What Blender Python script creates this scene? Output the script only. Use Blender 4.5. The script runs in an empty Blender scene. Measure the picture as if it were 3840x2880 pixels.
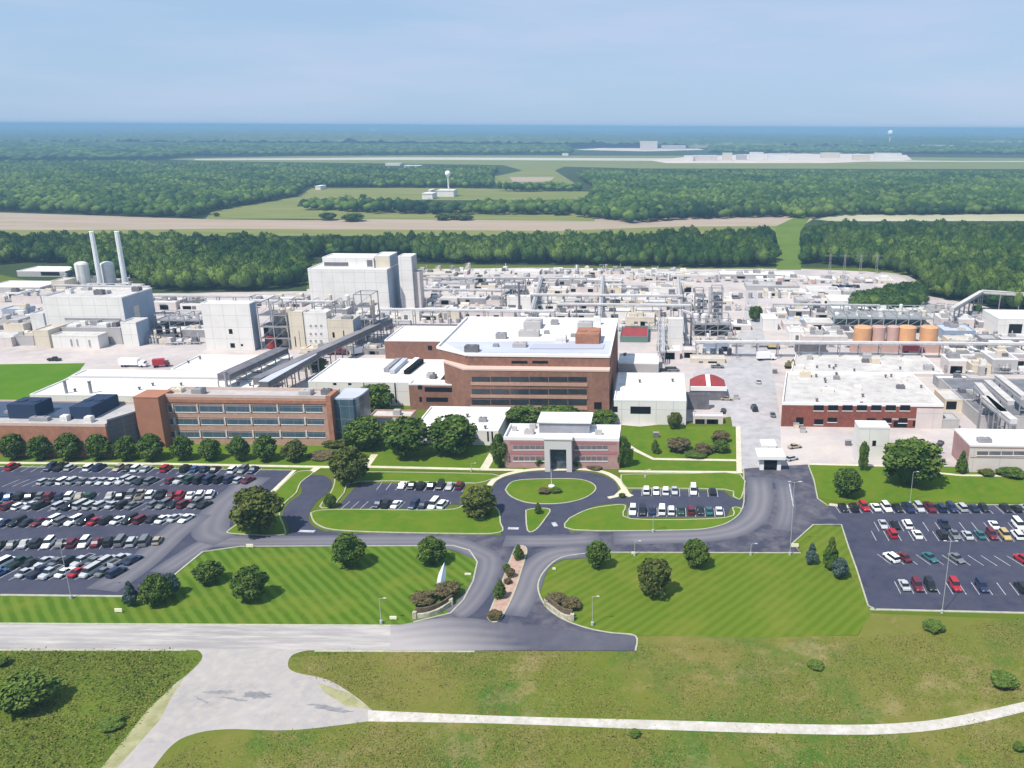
import bpy, bmesh, math, random
import numpy as np
from mathutils import Vector, Matrix, Euler
from mathutils.geometry import tessellate_polygon
R = math.radians
random.seed(7); RNG = np.random.default_rng(7)
# ------------------------------------------------------------------ camera
scene = bpy.context.scene
W, H, FPX, CX, CY = 3840.0, 2880.0, 3190.0, 2390.0, 1440.0
CAMH, PITCH, YAW, ROLL = 100.0, math.atan(966/3190.0), R(1.35), R(0.30)
cam_data = bpy.data.cameras.new('camera'); cam = bpy.data.objects.new('camera', cam_data)
scene.collection.objects.link(cam)
cam_data.sensor_width = 36.0; cam_data.lens = FPX/W*36.0
cam_data.shift_x = -(CX-W/2)/W; cam_data.clip_start = 1.0; cam_data.clip_end = 200000.0
RM = Matrix.Rotation(YAW, 3, 'Z') @ Matrix.Rotation(math.pi/2-PITCH, 3, 'X') @ Matrix.Rotation(ROLL, 3, 'Z')
cam.matrix_world = Matrix.Translation((0, 0, CAMH)) @ RM.to_4x4()
scene.camera = cam
# ------------------------------------------------------------------ sky, sun, exposure
SUN_EL, SUN_AZ = R(57), R(217)      # azimuth of the sun clockwise from +Y: behind and to the left of the camera
world = bpy.data.worlds.new('World'); scene.world = world; world.use_nodes = True
nt = world.node_tree; nt.nodes.clear()
wo = nt.nodes.new('ShaderNodeOutputWorld'); bg = nt.nodes.new('ShaderNodeBackground')
sky = nt.nodes.new('ShaderNodeTexSky'); sky.sky_type = 'NISHITA'; sky.sun_disc = False
sky.sun_elevation = SUN_EL; sky.sun_rotation = SUN_AZ; sky.altitude = 100; sky.air_density = 1.0
sky.dust_density = 0.6; sky.ozone_density = 2.0
tc = nt.nodes.new('ShaderNodeTexCoord'); mp = nt.nodes.new('ShaderNodeMapping'); mp.inputs['Scale'].default_value = (1.0, 1.0, 7.0)
nz = nt.nodes.new('ShaderNodeTexNoise'); nz.inputs['Scale'].default_value = 2.2; nz.inputs['Detail'].default_value = 7; nz.inputs['Roughness'].default_value = 0.55
rp = nt.nodes.new('ShaderNodeMapRange'); rp.inputs[1].default_value = 0.44; rp.inputs[2].default_value = 0.80; rp.inputs[4].default_value = 0.95
mx = nt.nodes.new('ShaderNodeMixRGB'); mx.inputs[2].default_value = (4.55, 5.15, 6.75, 1)
veil = nt.nodes.new('ShaderNodeMixRGB'); veil.inputs[0].default_value = 0.84; veil.inputs[2].default_value = (3.05, 4.45, 6.45, 1)   # thin high haze over the whole sky
nt.links.new(tc.outputs['Generated'], mp.inputs[0]); nt.links.new(mp.outputs[0], nz.inputs['Vector'])
nt.links.new(nz.outputs[0], rp.inputs[0]); nt.links.new(rp.outputs[0], mx.inputs[0])
nt.links.new(sky.outputs[0], veil.inputs[1]); nt.links.new(veil.outputs[0], mx.inputs[1]); nt.links.new(mx.outputs[0], bg.inputs[0]); nt.links.new(bg.outputs[0], wo.inputs[0])
bg.inputs[1].default_value = 0.10
sd = bpy.data.lights.new('sun', 'SUN'); sd.energy = 4.8; sd.angle = R(0.5); sd.color = (1.0, 0.95, 0.87)
sun = bpy.data.objects.new('sun', sd); scene.collection.objects.link(sun)
sdir = Vector((math.sin(SUN_AZ)*math.cos(SUN_EL), math.cos(SUN_AZ)*math.cos(SUN_EL), math.sin(SUN_EL)))
sun.rotation_euler = sdir.to_track_quat('Z', 'Y').to_euler()
scene.view_settings.view_transform = 'Standard'; scene.view_settings.look = 'None'
scene.view_settings.exposure = 0.36; scene.view_settings.gamma = 1.0
scene.cycles.volume_bounces = 1; scene.cycles.max_bounces = 6; scene.cycles.diffuse_bounces = 3
# ------------------------------------------------------------------ surveying: a pixel of the photo to a point of the place
def ray(x, y): return RM @ Vector(((x-CX)/FPX, -(y-CY)/FPX, -1.0))
def G(x, y, z=0.0):
    d = ray(x, y); t = (z-CAMH)/d.z; return (d.x*t, d.y*t)
def onY(x, y, Y):
    d = ray(x, y); t = Y/d.y; return (d.x*t, CAMH+d.z*t)
def onX(x, y, X):
    d = ray(x, y); t = X/d.x; return (d.y*t, CAMH+d.z*t)
RT = RM.transposed()
def proj(X, Y, Z):
    v = RT @ Vector((X, Y, Z-CAMH)); return (CX-FPX*v.x/v.z, CY+FPX*v.y/v.z)
RTn = np.array(RT)
def projn(P):
    v = (P-np.array([0, 0, CAMH])) @ RTn.T
    return np.stack([CX-FPX*v[:, 0]/v[:, 2], CY+FPX*v[:, 1]/v[:, 2]], 1)
def scale_at(x, y):
    X, Y = G(x, y); return abs(FPX/(RT @ Vector((X, Y, -CAMH))).z)
def height_for(x, yb, yt):
    X, Y = G(x, yb); return onY(x, yt, Y)[1]
# ------------------------------------------------------------------ materials
MATS = {}
def mat(name, c1, c2=None, scale=0.3, rough=0.85, metal=0.0, c3=None, scale2=None, bump=0.0, spec=0.3, lo=0.35, hi=0.65, detail=6, obj_color=False, seams=None, tone=False, stretch=None, extra=(), nrough=0.62):
    if name in MATS: return MATS[name]
    m = bpy.data.materials.new(name); m.use_nodes = True; n = m.node_tree.nodes; l = m.node_tree.links
    b = n['Principled BSDF']; b.inputs['Roughness'].default_value = rough; b.inputs['Metallic'].default_value = metal
    b.inputs['Specular IOR Level'].default_value = 0.02 if rough >= 0.85 else spec
    geo = n.new('ShaderNodeNewGeometry'); pos = geo.outputs['Position']
    if stretch:
        mpn = n.new('ShaderNodeMapping'); mpn.inputs['Scale'].default_value = stretch; l.new(pos, mpn.inputs[0]); pos = mpn.outputs[0]
    def mixed(a, bcol, sc, lo, hi, seed=0.0):
        t = n.new('ShaderNodeTexNoise'); t.noise_dimensions = '4D'; t.inputs['W'].default_value = seed
        t.inputs['Scale'].default_value = sc; t.inputs['Detail'].default_value = detail; t.inputs['Roughness'].default_value = nrough
        l.new(pos, t.inputs['Vector'])
        r = n.new('ShaderNodeMapRange'); r.inputs[1].default_value = lo; r.inputs[2].default_value = hi; l.new(t.outputs[0], r.inputs[0])
        x = n.new('ShaderNodeMixRGB'); l.new(r.outputs[0], x.inputs[0])
        if isinstance(a, tuple): x.inputs[1].default_value = (*a, 1)
        else: l.new(a, x.inputs[1])
        x.inputs[2].default_value = (*bcol, 1)
        return x.outputs[0], t.outputs[0]
    cur = c1; fac = None
    if obj_color:
        oi = n.new('ShaderNodeObjectInfo'); cur = oi.outputs['Color']
    if c2: cur, fac = mixed(cur, c2, scale, lo, hi)
    if c3: cur, _ = mixed(cur, c3, scale2 or scale*4, lo+0.08, hi+0.1, 3.7)
    for k, (col, sc, a_, b_) in enumerate(extra): cur, _ = mixed(cur, col, sc, a_, b_, 9.1+k*5.3)
    if seams:                                            # narrow panel seams: (axis, spacing, colour)
        for ax, sp, col in seams:
            s = n.new('ShaderNodeSeparateXYZ'); l.new(geo.outputs['Position'], s.inputs[0])
            q = n.new('ShaderNodeMath'); q.operation = 'PINGPONG'; q.inputs[1].default_value = sp/2; l.new(s.outputs[ax], q.inputs[0])
            g = n.new('ShaderNodeMath'); g.operation = 'LESS_THAN'; g.inputs[1].default_value = 0.09; l.new(q.outputs[0], g.inputs[0])
            k = n.new('ShaderNodeMath'); k.operation = 'MULTIPLY'; k.inputs[1].default_value = 0.55; l.new(g.outputs[0], k.inputs[0])
            x = n.new('ShaderNodeMixRGB'); l.new(k.outputs[0], x.inputs[0])
            if isinstance(cur, tuple): x.inputs[1].default_value = (*cur, 1)
            else: l.new(cur, x.inputs[1])
            x.inputs[2].default_value = (*col, 1); cur = x.outputs[0]
    if tone:                                             # leaves of different age and kind; forest lobes also get painted light and shade
        at = n.new('ShaderNodeAttribute'); at.attribute_name = 'tone'
        x = n.new('ShaderNodeMixRGB'); l.new(at.outputs['Fac'], x.inputs[0])
        if isinstance(cur, tuple): x.inputs[1].default_value = (*cur, 1)
        else: l.new(cur, x.inputs[1])
        x.inputs[2].default_value = (*tone, 1); cur = x.outputs[0]
    if isinstance(cur, tuple): b.inputs['Base Color'].default_value = (*cur, 1)
    else: l.new(cur, b.inputs['Base Color'])
    if bump and fac:
        bp = n.new('ShaderNodeBump'); bp.inputs['Strength'].default_value = 0.6; bp.inputs['Distance'].default_value = bump
        l.new(fac, bp.inputs['Height']); l.new(bp.outputs[0], b.inputs['Normal'])
    MATS[name] = m; return m
def stripes(name, ca, cb, cbrown, px_a, px_b, width):
    """mown lawn: bands of grass lying one way and the other, running from px_a to px_b"""
    m = mat(name, ca); n = m.node_tree.nodes; l = m.node_tree.links; b = n['Principled BSDF']
    A = Vector(G(*px_a)); B = Vector(G(*px_b)); d = (B-A).normalized(); nx, ny = -d.y, d.x
    geo = n.new('ShaderNodeNewGeometry')
    nz = n.new('ShaderNodeTexNoise'); nz.inputs['Scale'].default_value = 0.25; nz.inputs['Detail'].default_value = 4; l.new(geo.outputs['Position'], nz.inputs['Vector'])
    dt = n.new('ShaderNodeVectorMath'); dt.operation = 'DOT_PRODUCT'; dt.inputs[1].default_value = (nx, ny, 0); l.new(geo.outputs['Position'], dt.inputs[0])
    ad = n.new('ShaderNodeMath'); ad.operation = 'MULTIPLY_ADD'; ad.inputs[1].default_value = 0.9; l.new(nz.outputs[0], ad.inputs[0]); l.new(dt.outputs['Value'], ad.inputs[2])
    pp = n.new('ShaderNodeMath'); pp.operation = 'PINGPONG'; pp.inputs[1].default_value = width; l.new(ad.outputs[0], pp.inputs[0])
    r = n.new('ShaderNodeMapRange'); r.inputs[1].default_value = width*0.3; r.inputs[2].default_value = width*0.7; l.new(pp.outputs[0], r.inputs[0])
    x = n.new('ShaderNodeMixRGB'); l.new(r.outputs[0], x.inputs[0]); x.inputs[1].default_value = (*ca, 1); x.inputs[2].default_value = (*cb, 1)
    n2 = n.new('ShaderNodeTexNoise'); n2.inputs['Scale'].default_value = 0.09; n2.inputs['Detail'].default_value = 8; n2.inputs['Roughness'].default_value = 0.7; l.new(geo.outputs['Position'], n2.inputs['Vector'])
    r2 = n.new('ShaderNodeMapRange'); r2.inputs[1].default_value = 0.48; r2.inputs[2].default_value = 0.72; r2.inputs[4].default_value = 0.75; l.new(n2.outputs[0], r2.inputs[0])
    y = n.new('ShaderNodeMixRGB'); l.new(r2.outputs[0], y.inputs[0]); l.new(x.outputs[0], y.inputs[1]); y.inputs[2].default_value = (*cbrown, 1)
    l.new(y.outputs[0], b.inputs['Base Color']); return m
HAZE_COL, HAZE_D = (0.29, 0.49, 0.73, 1), 0.00019
M_ASPH = mat('asphalt', (0.038, 0.042, 0.070), (0.062, 0.065, 0.096), 0.05, 0.9, c3=(0.075, 0.072, 0.095), scale2=0.4, lo=0.3, hi=0.7)
M_ASPHW = mat('worn_asphalt', (0.042, 0.044, 0.070), (0.085, 0.082, 0.102), 0.06, 0.9, c3=(0.15, 0.14, 0.155), scale2=0.25, lo=0.35, hi=0.65)
M_CONC = mat('concrete', (0.37, 0.34, 0.33), (0.29, 0.268, 0.262), 0.08, 0.9, c3=(0.43, 0.385, 0.33), scale2=0.5, lo=0.35, hi=0.7, nrough=0.7, extra=[((0.24, 0.225, 0.23), 0.10, 0.60, 0.74)])
M_YARD = mat('yard_concrete', (0.47, 0.42, 0.405), (0.35, 0.31, 0.305), 0.03, 0.9, c3=(0.55, 0.47, 0.41), scale2=0.12, lo=0.36, hi=0.66)
M_SIDE = mat('sidewalk_concrete', (0.60, 0.55, 0.42), (0.48, 0.44, 0.34), 0.5, 0.9)
M_KERB = mat('kerb_concrete', (0.42, 0.41, 0.31), (0.30, 0.30, 0.22), 0.7, 0.9)
M_PAINT = mat('road_paint', (0.50, 0.50, 0.52), (0.28, 0.28, 0.32), 0.8, 0.8)
M_GRASS = mat('grass', (0.070, 0.115, 0.010), (0.105, 0.140, 0.014), 0.06, 0.95, c3=(0.11, 0.105, 0.022), scale2=0.25)
M_STAIN = mat('tar_patch', (0.17, 0.165, 0.18), (0.29, 0.28, 0.27), 0.5, 0.9)
# ------------------------------------------------------------------ objects
COL = scene.collection
def tag(o, label=None, cat=None, group=None, kind=None):
    if label: o['label'] = label
    if cat: o['category'] = cat
    if group: o['group'] = group
    if kind: o['kind'] = kind
    return o
def empty(name, loc, label, cat, group=None, rz=0.0):
    o = bpy.data.objects.new(name, None); COL.objects.link(o); o.location = loc; o.rotation_euler = (0, 0, rz)
    o.empty_display_size = 0.5; return tag(o, label, cat, group)
class MB:
    def __init__(s): s.v = []; s.f = []; s.mi = []; s.m = 0
    def add(s, vs, fs):
        k = len(s.v); s.v += [tuple(v) for v in vs]
        for f in fs: s.f.append([k+i for i in f]); s.mi.append(s.m)
        return s
    def box(s, x0, x1, y0, y1, z0, z1, top=True, bottom=True):
        vs = [(x0,y0,z0),(x1,y0,z0),(x1,y1,z0),(x0,y1,z0),(x0,y0,z1),(x1,y0,z1),(x1,y1,z1),(x0,y1,z1)]
        fs = [[0,1,5,4],[1,2,6,5],[2,3,7,6],[3,0,4,7]]
        if top: fs.append([4,5,6,7])
        if bottom: fs.append([3,2,1,0])
        return s.add(vs, fs)
    def bar(s, a, b, w, h=None, up=(0,0,1)):
        a = Vector(a); b = Vector(b); h = h or w; d = (b-a).normalized(); u = Vector(up)
        if abs(d.dot(u)) > 0.95: u = Vector((0, 1, 0))
        r = d.cross(u).normalized()*w/2; t = r.cross(d).normalized()*h/2
        vs = [a-r-t, a+r-t, a+r+t, a-r+t, b-r-t, b+r-t, b+r+t, b-r+t]
        return s.add(vs, [[0,1,2,3],[7,6,5,4],[0,4,5,1],[1,5,6,2],[2,6,7,3],[3,7,4,0]])
    def tube(s, a, b, r, r2=None, n=12, cap=True):
        a = Vector(a); b = Vector(b); r2 = r if r2 is None else r2; d = (b-a).normalized()
        u = d.orthogonal().normalized(); w = d.cross(u); vs = []
        for c, rr in ((a, r), (b, r2)):
            for i in range(n):
                t = 2*math.pi*i/n; vs.append(c+(u*math.cos(t)+w*math.sin(t))*rr)
        fs = [[i, (i+1) % n, n+(i+1) % n, n+i] for i in range(n)]
        if cap: fs += [list(range(n))[::-1], list(range(n, 2*n))]
        return s.add(vs, fs)
    def lathe(s, prof, c=(0, 0, 0), n=20):
        vs = []
        for r, z in prof:
            for i in range(n):
                t = 2*math.pi*i/n; vs.append((c[0]+r*math.cos(t), c[1]+r*math.sin(t), c[2]+z))
        fs = [[j*n+i, j*n+(i+1) % n, (j+1)*n+(i+1) % n, (j+1)*n+i] for j in range(len(prof)-1) for i in range(n)]
        fs += [list(range(n))[::-1], [(len(prof)-1)*n+i for i in range(n)]]
        return s.add(vs, fs)
    def prism(s, poly, z0, z1, top=True, bottom=True):
        n = len(poly); area = sum(poly[i][0]*poly[(i+1) % n][1]-poly[(i+1) % n][0]*poly[i][1] for i in range(n))
        if area < 0: poly = poly[::-1]
        vs = [(p[0], p[1], z0) for p in poly]+[(p[0], p[1], z1) for p in poly]
        fs = [[i, (i+1) % n, n+(i+1) % n, n+i] for i in range(n)]
        tris = tessellate_polygon([[Vector((p[0], p[1], 0)) for p in poly]])
        for t in tris:
            a, b, c = [poly[i] for i in t]
            ccw = (b[0]-a[0])*(c[1]-a[1])-(b[1]-a[1])*(c[0]-a[0]) > 0
            t = list(t) if ccw else list(t)[::-1]
            if top: fs.append([n+i for i in t])
            if bottom: fs.append(t[::-1])
        return s.add(vs, fs)
    def sheet(s, poly, z):
        for t in tessellate_polygon([[Vector((p[0], p[1], 0)) for p in poly]]):
            a, b, c = [poly[i] for i in t]
            ccw = (b[0]-a[0])*(c[1]-a[1])-(b[1]-a[1])*(c[0]-a[0]) > 0
            s.add([(p[0], p[1], z) for p in ((a, b, c) if ccw else (a, c, b))], [[0, 1, 2]])
        return s
    def build(s, name, mats, parent=None, loc=None, smooth=False):
        me = bpy.data.meshes.new(name); o3 = parent_origin(parent) if parent is not None else (loc or (0, 0, 0))
        me.from_pydata([(v[0]-o3[0], v[1]-o3[1], v[2]-o3[2]) for v in s.v] if parent is not None and s.world else s.v, [], s.f)
        for m in (mats if isinstance(mats, (list, tuple)) else [mats]): me.materials.append(m)
        if isinstance(mats, (list, tuple)) and len(mats) > 1: me.polygons.foreach_set('material_index', s.mi)
        if smooth: me.polygons.foreach_set('use_smooth', [True]*len(me.polygons))
        me.update(); o = bpy.data.objects.new(name, me); COL.objects.link(o)
        if parent is not None: o.parent = parent
        elif loc: o.location = loc
        return o
    world = True
def parent_origin(p):
    v = Vector(p.location)
    while p.parent is not None: p = p.parent; v = v+p.location
    return v
def local():
    m = MB(); m.world = False; return m
ORD = ['zeroth','first','second','third','fourth','fifth','sixth','seventh','eighth','ninth','tenth','eleventh','twelfth','thirteenth','fourteenth','fifteenth','sixteenth','seventeenth','eighteenth','nineteenth','twentieth']
def nth(i):
    return ORD[i] if i <= 20 else (f'{i}'+('st' if i % 10 == 1 else 'nd' if i % 10 == 2 else 'rd' if i % 10 == 3 else 'th'))
def PX(pts, z=0.0): return [G(x, y, z) for x, y in pts]
def ground(name, pts, z, m, kind='structure', px=True, label=None):
    b = MB(); b.sheet(PX(pts) if px else pts, z); o = b.build(name, m); tag(o, label, None, None, kind); return o
def smooth_line(pts, k=6):
    """Catmull-Rom through the points"""
    out = []; P = [Vector((p[0], p[1])) for p in pts]; P = [P[0]]+P+[P[-1]]
    for i in range(1, len(P)-2):
        for j in range(k):
            t = j/k; a, b, c, d = P[i-1], P[i], P[i+1], P[i+2]
            q = 0.5*((2*b)+(c-a)*t+(2*a-5*b+4*c-d)*t*t+(3*b-a-3*c+d)*t**3); out.append((q.x, q.y))
    out.append(tuple(P[-2])); return out
def strip(b, pts, w, z0, z1):
    """a ribbon with height along world points"""
    n = len(pts); L = []; Rr = []
    for i, p in enumerate(pts):
        a = Vector(pts[max(i-1, 0)]); c = Vector(pts[min(i+1, n-1)]); d = (c-a)
        if d.length < 1e-6: d = Vector((1, 0))
        d.normalize(); q = Vector((-d.y, d.x))*w/2; L.append((p[0]+q.x, p[1]+q.y)); Rr.append((p[0]-q.x, p[1]-q.y))
    for i in range(n-1):
        vs = [(*Rr[i], z0), (*Rr[i+1], z0), (*L[i+1], z0), (*L[i], z0), (*Rr[i], z1), (*Rr[i+1], z1), (*L[i+1], z1), (*L[i], z1)]
        b.add(vs, [[4, 5, 6, 7], [0, 1, 5, 4], [2, 3, 7, 6]])
def path(name, pts, w, z, m, closed=False, smooth=0, h=0.0):
    P = PX(pts)
    if smooth: P = smooth_line(P, smooth)
    b = MB(); strip(b, P, w, z-0.02 if not h else -0.05, z+h); return tag(b.build(name, m), kind='structure')
# ------------------------------------------------------------------ ground
S = 60000.0
ground('ground', [(-S, -2000), (S, -2000), (S, S), (-S, S)], -0.02, M_GRASS, px=False)
M_ROUGH = mat('rough_meadow', (0.095, 0.135, 0.014), (0.185, 0.155, 0.048), 0.030, 0.95, c3=(0.120, 0.135, 0.016), scale2=0.35, lo=0.38, hi=0.66, detail=12, nrough=0.72,
    extra=[((0.048, 0.115, 0.018), 0.04, 0.50, 0.62), ((0.270, 0.210, 0.100), 0.055, 0.53, 0.66), ((0.120, 0.085, 0.032), 0.16, 0.58, 0.72), ((0.055, 0.100, 0.014), 0.45, 0.60, 0.74)])
x0, y0 = G(-200, 2437); x1, y1 = G(4100, 2440)
b = MB(); b.sheet([(-260, 20), (260, 20), (260, y1+3), G(3260, 2300), (G(3220, 2385)), G(2385, 2385), (G(1000, 2437)[0], y0-1), (-260, y0-1)], 0.0)
tag(b.build('meadow', M_ROUGH), kind='structure')
LAWN_L = stripes('mown_lawn', (0.060, 0.118, 0.008), (0.100, 0.160, 0.019), (0.150, 0.175, 0.022), (959, 2075), (1126, 2251), 1.15)
LAWN_R = stripes('mown_lawn_east', (0.084, 0.132, 0.010), (0.106, 0.154, 0.016), (0.165, 0.170, 0.028), (3027, 2307), (3197, 2167), 1.15)
ground('lawn', [(0, 2238), (455, 2238), (600, 2230), (660, 2155), (760, 2070), (900, 2048), (1300, 2045), (1700, 2045), (1765, 2065), (1790, 2110), (1770, 2180), (1735, 2250), (1690, 2300), (1560, 2332), (1500, 2345), (0, 2338)], 0.01, LAWN_L)
ground('lawn', [(2210, 2073), (2110, 2090), (2045, 2140), (2020, 2200), (2045, 2270), (2110, 2320), (2200, 2352), (2290, 2370), (2385, 2383), (2900, 2390), (3215, 2380), (3270, 2295), (3250, 2270), (3210, 2130), (3180, 2050), (3155, 1968), (3050, 1970), (2975, 2040), (3010, 2073)], 0.01, LAWN_R)
ground('meadow', [(-200, 2438), (702, 2438), (745, 2445), (755, 2472), (700, 2530), (600, 2640), (470, 2790), (380, 2900), (-200, 2900)], 0.006, mat('green_meadow', (0.070, 0.125, 0.013), (0.115, 0.145, 0.022), 0.05, 0.95, c3=(0.055, 0.105, 0.014), scale2=0.3, detail=12, nrough=0.7,
    extra=[((0.150, 0.130, 0.045), 0.10, 0.60, 0.74), ((0.030, 0.070, 0.012), 0.20, 0.57, 0.70)]))
# industrial yard
ground('yard', [(-300, 1060), (300, 1085), (700, 1100), (1150, 1085), (1540, 1010), (2000, 1004), (2500, 1008), (3000, 1008), (3250, 1018), (3400, 1035), (3470, 1075), (3480, 1110), (3700, 1150), (4200, 1180), (4400, 1790), (3040, 1745), (2760, 1765), (2764, 1560), (2400, 1600), (1300, 1500), (-300, 1500)], 0.02, M_YARD)
ground('road', [(2775, 1762), (2930, 1748), (2925, 1560), (2900, 1400), (2850, 1200), (2835, 1080), (2800, 1080), (2790, 1200), (2740, 1350), (2600, 1400), (2600, 1480), (2740, 1560)], 0.045, mat('street_concrete', (0.36, 0.345, 0.355), (0.44, 0.41, 0.41), 0.05, 0.9, c3=(0.28, 0.265, 0.27), scale2=0.25))
ground('lawn', [(-120, 1368), (320, 1362), (300, 1388), (160, 1470), (100, 1500), (-120, 1500)], 0.05, mat('bright_lawn', (0.060, 0.150, 0.006), (0.090, 0.17, 0.010), 0.1, 0.95))
# concrete road, junction and track
ground('road', [(-400, 2337), (1480, 2347), (1640, 2330), (1900, 2355), (2080, 2395), (1800, 2441), (1100, 2439), (-400, 2436)], 0.02, mat('road_concrete', (0.36, 0.33, 0.325), (0.27, 0.25, 0.247), 0.06, 0.9, c3=(0.50, 0.46, 0.42), scale2=0.35, stretch=(0.25, 2.5, 1)))
jl = smooth_line([(700, 2434), (745, 2441), (757, 2472), (705, 2528), (640, 2580), (560, 2680), (470, 2785), (360, 2900)])
jr = smooth_line([(560, 2900), (640, 2800), (720, 2755), (850, 2735), (1100, 2738), (1400, 2703)])
jt = smooth_line([(1400, 2668), (1330, 2610), (1230, 2550), (1110, 2522), (1080, 2495), (1100, 2455), (1180, 2434)])
ground('road', jl+jr+jt, 0.03, M_CONC)
tt = smooth_line([(1380, 2664), (1900, 2686), (2500, 2702), (3100, 2718), (3400, 2710), (3620, 2680), (3980, 2600)])
tb = smooth_line([(4000, 2630), (3650, 2714), (3400, 2749), (3100, 2755), (2500, 2738), (1900, 2715), (1380, 2706)])
ground('track', tt+tb, 0.04, mat('gravel_track', (0.56, 0.52, 0.49), (0.42, 0.385, 0.35), 0.3, 0.95, c3=(0.35, 0.33, 0.24), scale2=1.2))
M_TAN = mat('sandy_verge', (0.36, 0.33, 0.20), (0.22, 0.225, 0.10), 0.35, 0.95)
ground('gravel_verge', [(690, 2540), (560, 2655), (380, 2880), (440, 2880), (600, 2700), (640, 2620)], 0.034, M_TAN)
ground('gravel_verge', [(1190, 2560), (1310, 2600), (1390, 2660), (1300, 2650), (1220, 2600)], 0.034, M_TAN)
rs = random.Random(3)
def patch(name, cx, cy, rx, ry, z, m, n=22, skew=0.0, seed=1):
    rr = random.Random(seed); pts = []; n = 46
    for i in range(n):
        t = 2*math.pi*i/n; k = 0.62+0.28*rr.random()+0.25*math.sin(3*t+seed)*math.cos(5*t)
        pts.append((cx+rx*k*math.cos(t), cy+ry*k*math.sin(t)+skew*rx*math.cos(t)))
    return ground(name, pts, z, m)
for i, (cx, cy, rx, ry, sk) in enumerate([(965, 2607, 62, 17, 0.1), (820, 2596, 62, 10, 0.0), (1230, 2656, 88, 13, 0.14), (880, 2622, 60, 6, 0.1), (760, 2628, 45, 5, 0.4)]):
    patch('tar_patch', cx, cy, rx, ry, 0.045+0.004*i, M_STAIN, skew=sk, seed=i)
# asphalt of the campus
ASPH_Z = 0.05
ground('parking_lot', [(-300, 1744), (1102, 1763), (1020, 1848), (880, 1963), (845, 1995), (850, 2015), (900, 2048), (760, 2070), (655, 2156), (560, 2230), (455, 2232), (-300, 2226)], ASPH_Z, M_ASPH)
ground('road', [(840, 2000), (1060, 2016), (1100, 2010), (1130, 1980), (1300, 2000), (1880, 2008), (2140, 1996), (2560, 1995), (2690, 1972), (2765, 1930), (2790, 1880), (2788, 1758), (2860, 1752), (3028, 1742), (3050, 1800), (3064, 1870), (3100, 1902), (3160, 1895), (3165, 1975), (3050, 1968), (2970, 2040), (3005, 2073), (2250, 2071), (2160, 2090), (1960, 2110), (1760, 2075), (1700, 2047), (900, 2050), (840, 2060)], ASPH_Z+0.004, M_ASPHW)
ground('parking_lot', [(3100, 1893), (4200, 1897), (4200, 2306), (3285, 2287), (3255, 2272), (3212, 2135), (3183, 2055), (3155, 1968)], ASPH_Z+0.008, M_ASPH)
drive = smooth_line([(1150, 1784), (1210, 1783), (1243, 1806), (1235, 1840), (1185, 1885), (1158, 1930), (1170, 1970), (1230, 1996), (1300, 2010)])+smooth_line([(1060, 2020), (1085, 1985), (1060, 1930), (1085, 1885), (1130, 1850), (1125, 1810)])
ground('road', drive, ASPH_Z+0.012, M_ASPH)
ground('parking_lot', [(1345, 1812), (1742, 1818), (1735, 1850), (1700, 1885), (1665, 1908), (1262, 1906), (1300, 1862)], ASPH_Z, M_ASPH)
ground('road', [(1700, 1868), (1860, 1862), (1862, 1895), (1690, 1892)], ASPH_Z+0.004, M_ASPH)
ring = smooth_line([(1862, 1900), (1843, 1845), (1868, 1803), (1930, 1780), (2030, 1768), (2170, 1768), (2252, 1781), (2303, 1806), (2318, 1838), (2308, 1862)])
ground('road', ring+[(2365, 1865), (2365, 1888)]+smooth_line([(2300, 1888), (2220, 1900), (2140, 1945), (2125, 1970), (2140, 2002)])+[(1880, 2014), (1878, 1950)], ASPH_Z+0.014, M_ASPH)
ground('parking_lot', [(2372, 1838), (2715, 1841), (2745, 1868), (2800, 1874), (2800, 1898), (2742, 1900), (2725, 1937), (2362, 1941), (2350, 1890)], ASPH_Z+0.018, M_ASPH)
ground('road', smooth_line([(1680, 2040), (1745, 2055), (1785, 2100), (1775, 2175), (1738, 2250), (1690, 2300), (1550, 2335), (1480, 2352)])+[(1800, 2440), (2383, 2442), (2383, 2386)]+smooth_line([(2383, 2386), (2290, 2374), (2200, 2356), (2110, 2322), (2045, 2272), (2018, 2200), (2045, 2140), (2110, 2092), (2230, 2066)]), ASPH_Z+0.022, M_ASPHW)
M_FADE = mat('road_fading_to_asphalt', (0.065, 0.067, 0.092), (0.125, 0.12, 0.14), 0.07, tone=(0.345, 0.316, 0.311))
def toned(name, V, F, T, m):
    me = bpy.data.meshes.new(name); me.from_pydata(V, [], F); me.materials.append(m); t = me.attributes.new('tone', 'FLOAT', 'POINT'); t.data.foreach_set('value', T)
    o = bpy.data.objects.new(name, me); COL.objects.link(o); return tag(o, kind='structure')
V = []; T = []
for x in range(1464, 2420, 40):
    x = min(x, 2383); yt = 2345 if x < 1500 else 2345-28*math.sin((x-1500)/420*math.pi) if x < 1920 else 2345+(x-1920)/463*42
    for k in range(9):
        f = k/8; y = yt+(2441-yt)*f; V.append((*G(x, y), 0.113)); T.append(min(1, max(0, 1.05-(x-1560+220*(1-f))/420+(0.1 if k % 2 else -.05))))
n = len(V)//9; toned('road', V, [[i*9+j+1, (i+1)*9+j+1, (i+1)*9+j, i*9+j] for i in range(n-1) for j in range(8)], T, M_FADE)
ground('road', [(1730, 2330), (1840, 2210), (1985, 2080), (2010, 2090), (1960, 2200), (1900, 2350), (1850, 2346)], ASPH_Z+0.030, M_ASPH)
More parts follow.
